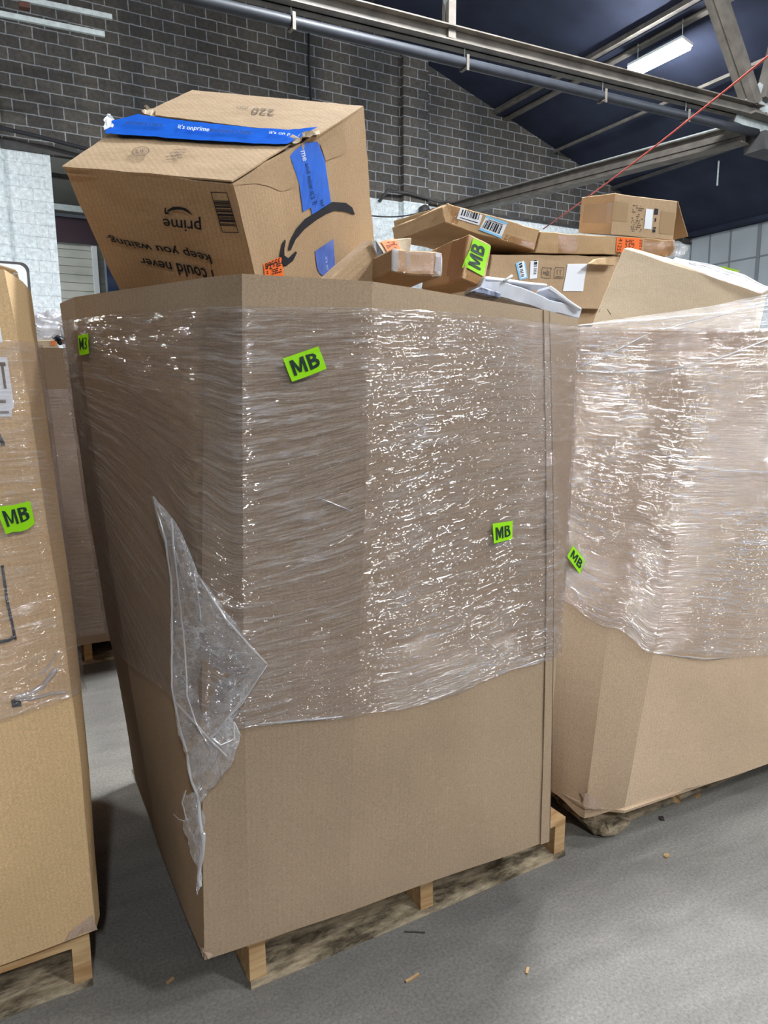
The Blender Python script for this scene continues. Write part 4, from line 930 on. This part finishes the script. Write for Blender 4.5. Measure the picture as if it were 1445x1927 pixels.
# smile arrow, stickers and tape on the lit right panel
outline('printed_arrow', [(1.0145, 1.9968, 1.941), (0.9971, 1.98, 1.9548), (0.9624, 1.952, 1.9572), (0.8929, 1.9008, 1.9404), (0.8622, 1.8807, 1.9221), (0.823, 1.8553, 1.8966), (0.7759, 1.8248, 1.8663), (0.7425, 1.8058, 1.8332), (0.7228, 1.7973, 1.8013), (0.7155, 1.7967, 1.7778), (0.7265, 1.8052, 1.7786), (0.7446, 1.8127, 1.8091), (0.7782, 1.832, 1.842), (0.8252, 1.8615, 1.8763), (0.8647, 1.8873, 1.901), (0.9064, 1.9156, 1.9221), (0.9752, 1.9668, 1.936), (1.0025, 1.9883, 1.9365)], M['ink'], amb, amb)
outline('printed_arrow', [(0.6994, 1.7794, 1.7986), (0.6898, 1.7749, 1.7846), (0.6832, 1.7766, 1.7531), (0.6932, 1.7882, 1.7366), (0.7113, 1.8024, 1.7369), (0.7359, 1.818, 1.7545), (0.7529, 1.8259, 1.7793), (0.7451, 1.8195, 1.7804), (0.717, 1.8023, 1.7579), (0.7022, 1.7898, 1.7614), (0.701, 1.7853, 1.7774), (0.705, 1.7842, 1.7966)], M['ink'], amb, amb)
q = [(0.7043, 1.7409, 1.9894), (0.828, 1.8252, 2.0499), (0.8875, 1.8991, 1.9291), (0.7682, 1.8155, 1.8807)]
tpr = outline('blue_tape', [(0.7028, 1.7401, 1.988), (0.7162, 1.7472, 2.0038), (0.7538, 1.77, 2.0349), (0.8156, 1.8132, 2.0602), (0.828, 1.8252, 2.0499), (0.8515, 1.8487, 2.0282), (0.8893, 1.8999, 1.9317), (0.8478, 1.8722, 1.9085), (0.8087, 1.8478, 1.8792), (0.7954, 1.8329, 1.8993), (0.7664, 1.8142, 1.8802), (0.742, 1.7823, 1.9374)], M['blue'], amb, big, .0024); tpr['label'] = 'torn blue tape down the right panel'
lettering('and now it’s h', [(0.7754, 1.7949, 1.9995), (0.8243, 1.8517, 1.9176), (0.7992, 1.8344, 1.906), (0.7597, 1.7844, 1.9909)], M['ink'], amb, tpr, .0036, 0.0)
lettering('me', [(0.7553, 1.7746, 2.0194), (0.7658, 1.7872, 2.0001), (0.7508, 1.7769, 1.9931), (0.7389, 1.7633, 2.0117)], M['whiteink'], amb, tpr, .0036, .01)
lettering('Nd h', [(0.8469, 1.866, 1.9334), (0.8592, 1.8803, 1.9127), (0.846, 1.8712, 1.907), (0.8332, 1.8566, 1.9274)], M['ink'], amb, tpr, .0036, 0.0)
tp2 = outline('blue_tape', [(0.8305, 1.8829, 1.7986), (0.8771, 1.9132, 1.8286), (0.9122, 1.9361, 1.8499), (0.9298, 1.9617, 1.797), (0.9354, 1.9757, 1.7539), (0.8961, 1.9477, 1.7399), (0.858, 1.9162, 1.7467), (0.8447, 1.9033, 1.7576)], M['bluefaded'], amb, big, .0024); tp2['label'] = 'faded blue tape scrap low on the right panel'
lettering('it’s on pr', [(0.8891, 1.9296, 1.7973), (0.9101, 1.9573, 1.747), (0.8937, 1.9455, 1.7418), (0.8739, 1.9184, 1.7935)], M['whiteink'], amb, tp2, .0036, 0.0)
q = [(0.7067, 1.8073, 1.6982), (0.6395, 1.7586, 1.6787), (0.6245, 1.7364, 1.7252), (0.6907, 1.7818, 1.7564)]
s = decal('orange_sticker', q, M['orange'], amb, big, .0026, 4, 4); s['label'] = 'orange number sticker'
lettering('35566', [(0.6903, 1.7853, 1.7392), (0.6344, 1.7468, 1.7135), (0.629, 1.7396, 1.7271), (0.6845, 1.778, 1.7515)], M['ink'], amb, s, .0040, 0.0)
bars('printed_mark', q, specks(12, 6, .62, 8, (.12, .12, .95, .62)), M['ink'], amb, s, .0040)
# crumpled flap paper folded over the right panel's top edge
outline('folded_liner', [(0.5245, 1.6254, 1.8696), (0.5851, 1.6638, 1.9124), (0.6499, 1.7044, 1.9605), (0.7062, 1.7403, 1.9994), (0.7237, 1.7566, 1.9879), (0.7328, 1.771, 1.9552), (0.7434, 1.7846, 1.9318), (0.6792, 1.7403, 1.9029), (0.6347, 1.7055, 1.9011), (0.5895, 1.6716, 1.8928)], M['kraft_box'], amb, big, .0016)
outline('folded_liner', [(0.8281, 1.8235, 2.0582), (0.9116, 1.8746, 2.1254), (0.9484, 1.9113, 2.0909), (0.9249, 1.8981, 2.0669), (0.8531, 1.8497, 2.0294)], M['kraft_box'], amb, big, .0030)

# --- cartons in the front of the centre bulk box
def simple_carton(name_label, front, v, mat, jag=.002, crush=0.0, seed=0, cuts=7, name='shipping_carton'):
    P = box8(front, v)
    t_ = thing(name, name_label, 'cardboard box', tuple(sum(P, Vector()) / 8))
    b = hexa('body', P, mat, t_, cuts=cuts, jag=jag, crush=crush, seed=seed)
    return t_, b
def tape_on(q, target, parent, mat='tape_clear', name='tape', off=.0022, n=5):
    return decal(name, q, M[mat], target, parent, off, n, n)
# filler cartons deeper in the box that carry the visible ones
t_, b = simple_carton('plain carton deep inside the centre bulk box under the open carton', [(.40, 1.62, 1.50), (1.0, 1.56, 1.50), (1.0, 1.56, 1.1), (.40, 1.62, 1.1)], (.05, .8, 0), M['kraft_box'])
mbf = [(1.169, 1.62, 1.8271), (1.2695, 1.66, 1.8148), (1.2345, 1.64, 1.6908), (1.1285, 1.6, 1.7021)]
t_, b = simple_carton('tan carton with a lime MB sticker on its end at the centre box rim', mbf, (0.1006, 0.36, 0.0309), M['kraft_warm'], crush=.001, seed=2)
mb_sticker([(1.1315, 1.6, 1.7389), (1.1654, 1.61, 1.8207), (1.2657, 1.65, 1.8098), (1.2247, 1.64, 1.7228)], b, t_)
tape_on([(1.2034, 1.75, 1.8338), (1.1691, 1.62, 1.8257), (1.1302, 1.6, 1.7049), (1.1724, 1.73, 1.7161)], b, t_)
tape_on([(1.1386, 1.61, 1.7411), (1.2357, 1.64, 1.725), (1.2344, 1.64, 1.6922), (1.1285, 1.6, 1.7035)], b, t_)
cbf = [(0.8598, 1.5, 1.7416), (1.0553, 1.58, 1.7614), (1.0474, 1.57, 1.7002), (0.8522, 1.49, 1.6869)]
t_, b = simple_carton('small taped carton end between the leaning carton and the sticker carton', cbf, (.03, .34, -.005), M['kraft_box'], crush=.001, seed=4)
tape_on([(0.8598, 1.5, 1.7404), (1.0554, 1.58, 1.7601), (1.0474, 1.57, 1.7015), (0.8522, 1.49, 1.6881)], b, t_)
tape_on([(0.8598, 1.5, 1.7404), (0.88, 1.51, 1.7428), (0.8724, 1.5, 1.6911), (0.8522, 1.49, 1.6881)], b, t_, 'film_rope', 'crumpled_tape')
tape_on([(1.0244, 1.57, 1.757), (1.0554, 1.58, 1.7601), (1.0474, 1.57, 1.7015), (1.0084, 1.56, 1.6986)], b, t_, 'film_rope', 'crumpled_tape')
tape_on([(0.9065, 1.52, 1.7457), (0.9215, 1.525, 1.7466), (0.9244, 1.52, 1.7103), (0.9093, 1.515, 1.7084)], b, t_, 'film_rope', 'crumpled_tape')
slf = [(0.8737, 1.62, 1.7831), (0.9097, 1.62, 1.7352), (0.8432, 1.6, 1.6407), (0.6963, 1.56, 1.6455)]
t_, b = simple_carton('flat brown carton leaning left against the large open carton', slf, (.005, .06, .012), M['kraft_box'], seed=6)
t2 = None
outline('open_end_shade', [(0.8584, 1.6, 1.7729), (0.8743, 1.61, 1.78), (0.8891, 1.61, 1.7599), (0.9015, 1.6, 1.7339), (0.8923, 1.6, 1.7242), (0.8714, 1.6, 1.7465)], M['darkbag'], None, t_)  # flat dark patch painting the shade inside the open end
osf = [(0.9991, 1.84, 1.83), (1.196, 1.96, 1.8859), (1.1821, 1.95, 1.8388), (1.0347, 1.83, 1.788)]
t_, b = simple_carton('small tan carton corner wrapped with an orange sticker', osf, (.02, .22, 0), M['kraft_pale'], crush=.002, seed=8)
os_ = decal('orange_sticker', [(1.0219, 1.85, 1.8397), (1.1002, 1.9, 1.8609), (1.1072, 1.9, 1.8177), (1.0355, 1.85, 1.8031)], M['orange'], b, t_, .003); os_['label'] = 'orange sticker folded over the edge'
bars('printed_mark', [(1.0254, 1.85, 1.8372), (1.1002, 1.9, 1.8579), (1.1036, 1.9, 1.8204), (1.0391, 1.85, 1.8063)], specks(10, 6, .5, 3), M['ink'], b, os_, .0045)
def blob(name, c, r, mat, seed=0, sub=4, amp=.35, parent=None, freq=2.2):
    bm = bmesh.new(); bmesh.ops.create_icosphere(bm, subdivisions=sub, radius=1)
    for v in bm.verts:
        n_ = v.co.copy(); d = 1 + amp * noise.noise(n_ * freq + Vector((seed, 0, 0))) + amp * .5 * noise.noise(n_ * freq * 3 + Vector((0, seed, 0)))
        v.co = Vector((n_.x * r[0] * d + c[0], n_.y * r[1] * d + c[1], n_.z * r[2] * d + c[2]))
    return bm_obj(name, bm, mat, parent, True)
o = blob('plastic_bag', (0.9602, 1.74, 1.72), (.05, .08, .04), M['darkbag'], 3); tag(o, 'dark blue plastic bag between the small cartons at the rim', 'bag')
# white foam-wrapped panel lying over the right rim
wf = [(1.2109, 1.6, 1.7161), (1.803, 1.84, 1.6894), (1.812, 1.86, 1.6564), (1.1814, 1.6, 1.6725)]
P = box8(wf, (.02, .10, .0))
t_ = thing('foam_wrapped_panel', 'long flat white foam wrapped panel sloping down over the right rim', 'wrapped panel', tuple(sum(P, Vector()) / 8))
fb = hexa('foam_wrap', P, M['foam'], t_, cuts=12, jag=.003, crush=.0015, seed=3)
P = box8([(1.2127, 1.6, 1.719), (1.5537, 1.74, 1.7397), (1.5541, 1.74, 1.7302), (1.2053, 1.59, 1.7073)], (.02, .10, .0))
hexa('folded_edge', P, M['foam'], t_, cuts=6, jag=.002)
tube('tape_roll_end', [(1.2871, 1.62, 1.7129), (1.31, 1.63, 1.723), (1.3312, 1.64, 1.7332)], .0035, M['galv'], t_, 8)
P = box8([(1.567, 1.74, 1.7358), (1.7784, 1.82, 1.6894), (1.7789, 1.82, 1.679), (1.5544, 1.74, 1.7222)], (.02, .08, .0)); hexa('folded_edge', P, M['foam'], t_, cuts=6, jag=.002)
P = box8([(1.1413, 1.53, 1.6786), (1.2329, 1.56, 1.672), (1.2261, 1.56, 1.655), (1.0988, 1.52, 1.6614)], (.02, .06, .0))
o = hexa('patterned_bag', P, M['marble'], None, cuts=6, jag=.002); tag(o, 'grey blue marbled bag edge under the white foam panel', 'bag')

# --- cartons on the rear right stack
lf = [(2.1115, 3.12, 2.3543), (2.7255, 3.12, 2.2909), (2.6841, 3.12, 2.1788), (2.1318, 3.12, 2.2519)]
t_ = thing('shipping_carton', 'long flat bent carton with barcode labels lying across the rear stack', 'cardboard box', tuple(Vector(lf[2])))
lb = hexa('body', box8(lf, (0, .55, .03)), M['kraft_warm'], t_, cuts=10, jag=.003, crush=.0025, seed=11)
lf2 = [(2.7259, 3.12, 2.2799), (3.8118, 3.12, 2.3371), (3.8103, 3.12, 2.2423), (2.6921, 3.12, 2.1656)]
lb2 = hexa('bent_half', box8(lf2, (0, .55, .05)), M['kraft_warm'], t_, cuts=10, jag=.003, crush=.002, seed=12)
q = [(2.1895, 3.11, 2.3432), (2.3306, 3.11, 2.3332), (2.3078, 3.11, 2.268), (2.167, 3.11, 2.2869)]
s = decal('white_label', q, M['white'], lb, t_, .004); bars('barcode', q, barcode_rects(14, .1, .92, .38, .88, False, 5) + [(.1, .14, .9, .2)], M['ink'], lb, s, .0055)
q = [(2.3514, 3.11, 2.3224), (2.4921, 3.11, 2.3004), (2.455, 3.11, 2.219), (2.3082, 3.11, 2.2471)]
s = decal('blue_edged_label', q, M['white'], lb, t_, .004); bars('barcode', q, barcode_rects(16, .08, .92, .2, .72, False, 6) + [(.15, .76, .85, .80)], M['ink'], lb, s, .0055)
bars('printed_border', q, [(0, 0, 1, .12), (0, .88, 1, 1)], M['labelblue'], lb, s, .0055)
q = [(3.3089, 3.11, 2.3059), (3.5223, 3.11, 2.3203), (3.5112, 3.11, 2.2218), (3.3019, 3.11, 2.2101)]
s = decal('orange_sticker', q, M['orange'], lb2, t_, .004); s['label'] = 'orange number sticker'
lettering('41255', [(3.3552, 3.11, 2.3012), (3.3372, 3.11, 2.2135), (3.3056, 3.11, 2.2135), (3.3236, 3.11, 2.3009)], M['ink'], lb2, s, .0055, .0)
lettering('41255', [(3.4928, 3.11, 2.235), (3.4954, 3.11, 2.3118), (3.5201, 3.11, 2.3114), (3.5155, 3.11, 2.2342)], M['ink'], lb2, s, .0055, .0)
bars('printed_mark', q, specks(12, 9, .55, 9, (.33, .12, .72, .92)), M['ink'], lb2, s, .0055)
for qq in ([(2.8516, 3.11, 2.2847), (2.9945, 3.11, 2.293), (2.9995, 3.11, 2.1902), (2.856, 3.11, 2.1808)], [(3.5407, 3.11, 2.319), (3.7996, 3.11, 2.3341), (3.7978, 3.11, 2.2427), (3.534, 3.11, 2.2237)]): tape_on(qq, lb2, t_)
for qq in ([(2.1241, 3.11, 2.3484), (2.1961, 3.11, 2.3414), (2.1707, 3.11, 2.2513), (2.1281, 3.11, 2.2597)], [(2.49, 3.11, 2.2438), (2.6853, 3.11, 2.2187), (2.6754, 3.11, 2.1791), (2.473, 3.11, 2.2099)]): tape_on(qq, lb, t_)
cloth('torn_tape', [(3.737, 3.09, 2.3245), (3.7883, 3.09, 2.2887), (3.7438, 3.09, 2.2442), (3.6789, 3.09, 2.2201)], [(3.8439, 3.09, 2.322), (3.8903, 3.09, 2.301), (3.8796, 3.09, 2.2557), (3.808, 3.09, 2.2308)], 8, M['film_loose'], t_, .02, 30)
hexa('crushed_end', box8([(2.0762, 3.12, 2.3325), (2.1244, 3.12, 2.3608), (2.1448, 3.12, 2.2507), (2.0927, 3.12, 2.2632)], (0, .5, 0)), M['kraft_warm'], t_, cuts=6, jag=.004, crush=.006)
# shallow liner under the left half, bridging down to the carton below
# icon carton
icf = [(2.4018, 3.13, 2.1344), (3.359, 3.13, 2.2063), (3.1485, 3.06, 1.8798), (2.3185, 3.06, 1.8686)]
P = box8(icf, (.02, .60, .05))
t_ = thing('shipping_carton', 'brown carton with handling icons and a blank white label, under the long one', 'cardboard box', tuple(sum(P, Vector()) / 8))
ib = hexa('body', P, M['kraft_box'], t_, cuts=10, jag=.003, seed=14)
def icon(q, kind):
    fr = [(0, 0, .05, 1), (.95, 0, 1, 1), (0, 0, 1, .05), (0, .95, 1, 1)]
    if kind == 'up': fr += [(.18, .15, .85, .2), (.30, .3, .37, .8), (.63, .3, .70, .8), (.24, .66, .43, .74), (.57, .66, .76, .74)]
    else: fr += [(.2, .45, .45, .52), (.45, .25, .78, .65), (.55, .65, .62, .8), (.2, .3, .25, .7)]
    bars('printed_icon', q, fr, M['inkfade'], ib, ib, .004)
icon([(2.7385, 3.17, 2.0815), (2.8085, 3.17, 2.0838), (2.789, 3.15, 2.022), (2.7194, 3.15, 2.0202)], 'hand')
icon([(2.8319, 3.17, 2.0884), (2.8995, 3.17, 2.0905), (2.8796, 3.15, 2.0281), (2.8124, 3.15, 2.0265)], 'up')
decal('blank_label', [(2.9375, 3.17, 2.1429), (3.0889, 3.17, 2.1579), (3.0163, 3.12, 1.9655), (2.8667, 3.12, 1.9595)], M['white'], ib, t_, .004)
q = [(2.6195, 3.17, 2.1176), (2.6238, 3.14, 2.0124), (2.5646, 3.14, 1.9973), (2.5527, 3.16, 2.0885)]
s = decal('blue_edged_label', q, M['labelblue'], ib, t_, .004)
bars('barcode', q, [(.06, .2, .94, .85)], M['white'], ib, s, .005); bars('barcode', q, barcode_rects(9, .1, .9, .25, .6, False, 7), M['ink'], ib, s, .006)
q = [(2.7213, 3.17, 2.1342), (2.688, 3.14, 2.0139), (2.6353, 3.14, 2.0047), (2.6645, 3.17, 2.124)]
s = decal('white_label', q, M['white'], ib, t_, .004); bars('barcode', q, barcode_rects(9, .1, .9, .45, .85, False, 8), M['ink'], ib, s, .0055)
hexa('curled_flap', box8([(3.0927, 3.07, 2.1595), (3.2712, 3.08, 2.1846), (3.2358, 3.06, 2.1313), (3.0251, 3.05, 2.122)], (.0, .02, 0)), M['kraft_warm'], t_, cuts=6, jag=.003, crush=.002)
# small carton on top
tc = [(3.3088, 3.42, 2.599), (3.2785, 3.12, 2.5454), (3.2583, 3.12, 2.3148), (3.2926, 3.42, 2.3883)]
tb_ = [Vector(p) + Vector((0.5627, 0.02, 0.0272)) for p in tc]
# front = right panel seen from the aisle
P = [Vector(tc[1]), tb_[1], tb_[2], Vector(tc[2]), Vector(tc[0]), tb_[0], tb_[3], Vector(tc[3])]
t_ = thing('shipping_carton', 'small upright carton with brown tape on top of the long flat carton', 'cardboard box', tuple(sum(P, Vector()) / 8))
sb = hexa('body', P, M['kraft_box'], t_, cuts=8, jag=.0015, seed=20)
def onq(q, a, b, c, d): return [quad_pt(q, a, d), quad_pt(q, c, d), quad_pt(q, c, b), quad_pt(q, a, b)]
QL = [P[4], P[0], P[3], P[7]]; QR = [P[0], P[1], P[2], P[3]]
decal('brown_tape', onq(QL, 0, .28, 1, .78), M['tape_brown'], sb, t_, .002)
decal('brown_tape', onq(QR, 0, .35, .22, .82), M['tape_brown'], sb, t_, .002)
decal('brown_tape', onq(QR, .74, .14, .98, .70), M['tape_brown'], sb, t_, .002)
decal('blank_label', onq(QR, .49, .22, .61, .72), M['white'], sb, t_, .003)
bars('printed_mark', onq(QR, .28, .12, .46, .80), specks(12, 13, .6, 12, (0, 0, 1, 1)), M['inkfade'], sb, sb, .003)
bars('printed_mark', onq(QR, .63, .15, .69, .75), [(0, .75, 1, 1), (.2, .82, .8, .93), (.3, .45, .7, .6), (0, .0, .8, .12), (.1, .16, .9, .22)], M['ink'], sb, sb, .003)
fa, fb_ = P[1], P[2]
hexa('open_flap', [fa, fa + Vector((.10, -.01, -.20)), fa + Vector((.04, -.01, -.22)), fa.lerp(fb_, .75), fa + Vector((0, .35, 0)), fa + Vector((.10, .34, -.20)), fa + Vector((.04, .34, -.22)), fa.lerp(fb_, .75) + Vector((0, .35, 0))], M['kraft_box'], t_, cuts=5, jag=.001, skip=('front', 'back', 'left', 'bottom', 'right'), thick=.004, bev=0)
# cartons carrying them, mostly hidden
t_, b = simple_carton('crumpled brown carton in shadow under the carton with icons', [(2.4018, 3.1, 1.8665), (3.1724, 3.1, 1.8883), (3.1951, 3.1, 1.7925), (2.4036, 3.1, 1.7841)], (0, .75, .02), M['kraft_box'], crush=.004, seed=21)
t_, b = simple_carton('plain carton hidden inside the rear right bulk box', [(2.5, 3.15, 1.80), (4.0, 3.15, 1.80), (4.0, 3.15, 1.3), (2.5, 3.15, 1.3)], (0, .8, 0), M['kraft_box'], seed=22)

# --- big tilted carton in the right bulk box
kf = [(2.3341, 2.16, 1.9911), (2.9976, 1.98, 1.8274), (2.7947, 1.9, 1.4856), (2.0118, 2.02, 1.6177)]
kb = [(2.7661, 2.52, 2.0935), (3.5305, 2.3, 1.9308)]
P = [Vector(p) for p in kf]; v0 = Vector(kb[0]) - P[0]; v1 = Vector(kb[1]) - P[1]
P = P + [P[0] + v0, P[1] + v1, P[2] + v1, P[3] + v0]
t_ = thing('shipping_carton', 'big plain pale carton tilted in the right bulk box', 'cardboard box', tuple(sum(P, Vector()) / 8))
kbx = hexa('body', P, M['kraft_pale'], t_, cuts=10, jag=.0015, seed=31)
for px in ([(2.0968, 2.03, 1.7246), (2.1072, 2.03, 1.741)], [(2.1414, 2.03, 1.7388), (2.1517, 2.03, 1.7114)]):
    tube('staple', [snap(p, kbx, .002) for p in px], .0009, M['ink'], t_, 5)
decal('sticker', [P[4].lerp(P[5], .58) + Vector((0, -.06, .012)), P[4].lerp(P[5], .70) + Vector((0, -.06, .012)), P[4].lerp(P[5], .70) + Vector((0, -.01, .012)), P[4].lerp(P[5], .58) + Vector((0, -.01, .012))], M['green'], None, t_)
# film drawn up over the carton's lower part and its right shoulder
fsL = [(1.7623, 1.8, 1.6174), (1.801, 1.84, 1.6328), (1.9205, 1.92, 1.6483)]
def sheet(name, rows, mat, parent, sub=8, amp=.004):
    rows = [[Vector(p) for p in r] for r in rows]; vs, uv = [], []; ny = (len(rows) - 1) * sub; nx = (len(rows[0]) - 1) * sub
    for j in range(ny + 1):
        s = j / sub; k_ = min(int(s), len(rows) - 2); g_ = s - k_
        for i in range(nx + 1):
            r = i / sub; l = min(int(r), len(rows[0]) - 2); h = r - l
            p = rows[k_][l].lerp(rows[k_][l + 1], h).lerp(rows[k_ + 1][l].lerp(rows[k_ + 1][l + 1], h), g_)
            p = p + Vector((0, -1, .2)) * amp * (abs(noise.noise(Vector((r * .8, s * 6, 1)))) * 2)
            vs.append(p); uv.append((p.x, (j / ny) * .2 + p.z * .15))
    fs = [(j * (nx + 1) + i, j * (nx + 1) + i + 1, (j + 1) * (nx + 1) + i + 1, (j + 1) * (nx + 1) + i) for j in range(ny) for i in range(nx)]
    return mesh_obj(name, vs, fs, mat, parent, True, uv)
sheet('stretch_wrap', [
  [(1.7292, 1.8, 1.6092), (1.9271, 1.8, 1.6163), (2.1454, 1.78, 1.6225), (2.328, 1.72, 1.6203), (2.5191, 1.64, 1.6205), (2.7857, 1.6, 1.6267)],
  [(1.7717, 1.84, 1.6299), (1.942, 1.84, 1.6492), (2.1619, 1.82, 1.6678), (2.4028, 1.78, 1.6898), (2.6613, 1.74, 1.7217), (2.9783, 1.72, 1.7459)],
  [(1.8394, 1.9, 1.6396), (2.0259, 1.92, 1.6676), (2.2554, 1.9, 1.699), (2.476, 1.86, 1.7313), (2.803, 1.86, 1.7924), (3.2082, 1.86, 1.8518)]], M['film_tight'], rgt)
sheet('stretch_wrap', [
  [(2.9227, 1.94, 1.8158), (2.746, 2.02, 1.876), (2.6242, 2.1, 1.9331), (2.5954, 2.14, 1.9546)],
  [(3.1788, 2.06, 1.8694), (3.0457, 2.16, 1.9471), (2.9009, 2.25, 1.9922), (2.8899, 2.36, 2.033)]], M['film_loose'], rgt, amp=.006)
rope([(3.1329, 2.04, 1.8593), (3.0376, 2.1, 1.9237), (2.9473, 2.2, 1.9739), (2.8534, 2.3, 2.0106)], .005, rgt)
rope([(2.828, 1.84, 1.7704), (2.5515, 1.82, 1.7047), (2.3114, 1.8, 1.6608), (2.1296, 1.79, 1.6227)], .004, rgt)
rope([(1.7621, 1.83, 1.6287), (1.9314, 1.83, 1.6479), (2.1501, 1.81, 1.6663), (2.3889, 1.77, 1.692), (2.661, 1.73, 1.7325)], .003, rgt)

# --- contents of the left and rear-left bulk boxes
t_, b = simple_carton('small tan carton standing above the rim of the left bulk box', [(-0.011, 1.86, 1.7159), (0.0856, 1.9, 1.6955), (0.0928, 1.92, 1.6546), (-0.0181, 1.88, 1.6425)], (.0, .3, 0), M['kraft_warm'], crush=.002, seed=40)
bars('printed_mark', [(0.077, 1.89, 1.6887), (0.0883, 1.9, 1.6886), (0.0778, 1.89, 1.6722), (0.0671, 1.89, 1.6739)], specks(6, 4, .7, 2, (0, 0, 1, 1)), M['white'], b, b, .004)
t_, b = simple_carton('filler carton low inside the left bulk box', [(-.8, 1.85, 1.56), (.0, 1.85, 1.56), (.0, 1.85, 1.2), (-.8, 1.85, 1.2)], (0, .7, 0), M['kraft_box'])
t_, b = simple_carton('pale carton with an orange mark at the rear left rim', [(0.2245, 3.98, 1.6879), (0.3215, 3.98, 1.6959), (0.3377, 3.98, 1.6519), (0.2193, 3.98, 1.6232)], (.0, .4, 0), M['kraft_pale'], crush=.004, seed=41)
decal('orange_mark', [(0.303, 3.97, 1.6869), (0.3199, 3.97, 1.6848), (0.3182, 3.97, 1.6639), (0.3012, 3.97, 1.6634)], M['orange'], b, t_, .004)
o = blob('clear_plastic_bag', (0.322, 4.25, 1.7763), (.17, .10, .075), M['film_rope'], 5, 5, .5, freq=3.0); tag(o, 'crumpled clear plastic bag above the rear left rim', 'bag')
o = blob('plastic_bag', (0.3441, 4.02, 1.6942), (.035, .05, .02), M['darkbag'], 9); tag(o, 'dark plastic bag beneath the clear one at the rear left rim', 'bag')
# white framed board on the left wall
t_ = thing('framed_board', 'white board with a thin dark rounded frame against the white wall at left', 'board', (0.3126, 9.0, 2.5012))
q = [Vector(p) for p in [(-0.3459, 9.0, 2.8825), (0.5225, 9.0, 2.8876), (0.4836, 9.0, 2.2817), (-0.407, 9.0, 2.2431)]]
def board_between(q, dy, mat, name, parent, pad=0):
    x0, x1 = q[0].x - pad, q[1].x + pad; z0_, z1_ = q[2].z - pad - 1.2, q[1].z + pad
    bm = bmesh.new(); box_bm(bm, (x0, 9.0 + dy, z0_), (x1, 9.04 + dy, z1_)); bmesh.ops.bevel(bm, geom=[e for e in bm.edges if abs(e.verts[0].co.y - e.verts[1].co.y) > .02], offset=.08, segments=5, profile=.5, affect='EDGES')
    return bm_obj(name, bm, mat, parent)
board_between(q, 0, M['housing'], 'panel', t_, -.03); board_between(q, .02, M['steel_dark'], 'frame', t_)
box('leg', (-.2, 9.0, 0), (-.1, 9.06, 1.2), M['steel_dark'], t_)

# --- scraps on the floor
def splinter(px, L, w, ang, mat, lab, cat='wood scrap', nm='wood_splinter', h=.004):
    c = Vector(px); bm = bmesh.new()
    mt = Matrix.Translation((c.x, c.y, 0)) @ Matrix.Rotation(ang, 4, 'Z')
    box_bm(bm, (-L / 2, -w / 2, 0), (L / 2, w / 2, h), mt)
    bmesh.ops.subdivide_edges(bm, edges=bm.edges[:], cuts=3, use_grid_fill=True)
    for v in bm.verts: v.co += noise.noise_vector(v.co * 60) * w * .3; v.co.z = max(0.0, v.co.z)
    o = bm_obj(nm, bm, mat); tag(o, lab, cat); return o
splinter((0.8618, 1.4082, 0.0), .055, .004, -.6, M['steel_dark'], 'dark thin splinter on the floor before the centre pallet', h=.003)
splinter((0.7792, 1.2835, 0.0), .04, .006, .1, M['wood'], 'pale wood splinter on the open floor before the centre box')
splinter((1.0373, 1.1644, 0.0), .02, .006, .7, M['wood'], 'pale wood chip furthest right on the front floor', nm='wood_chip')
splinter((1.6954, 1.2914, 0.0), .022, .012, .3, M['wood'], 'pale round chip on the floor before the leaning bulk box', nm='wood_chip')
splinter((1.8406, 1.4294, 0.0), .022, .014, .9, M['maroon'], 'dark red scrap on the floor before the leaning bulk box', cat='scrap', nm='paper_scrap')
splinter((2.06, 1.4595, 0.0), .035, .012, .2, M['wood'], 'pale chip near the bottom edge of the leaning bulk box', nm='wood_chip')
splinter((0.2636, 1.5693, 0.0), .02, .006, .4, M['wood'], 'pale chip on the floor below the centre box left corner', nm='wood_chip')
splinter((1.9867, 1.494, 0.0), .07, .03, .7, M['wood'], 'wooden stub showing under the leaning bulk box', nm='wood_stub', h=.03)
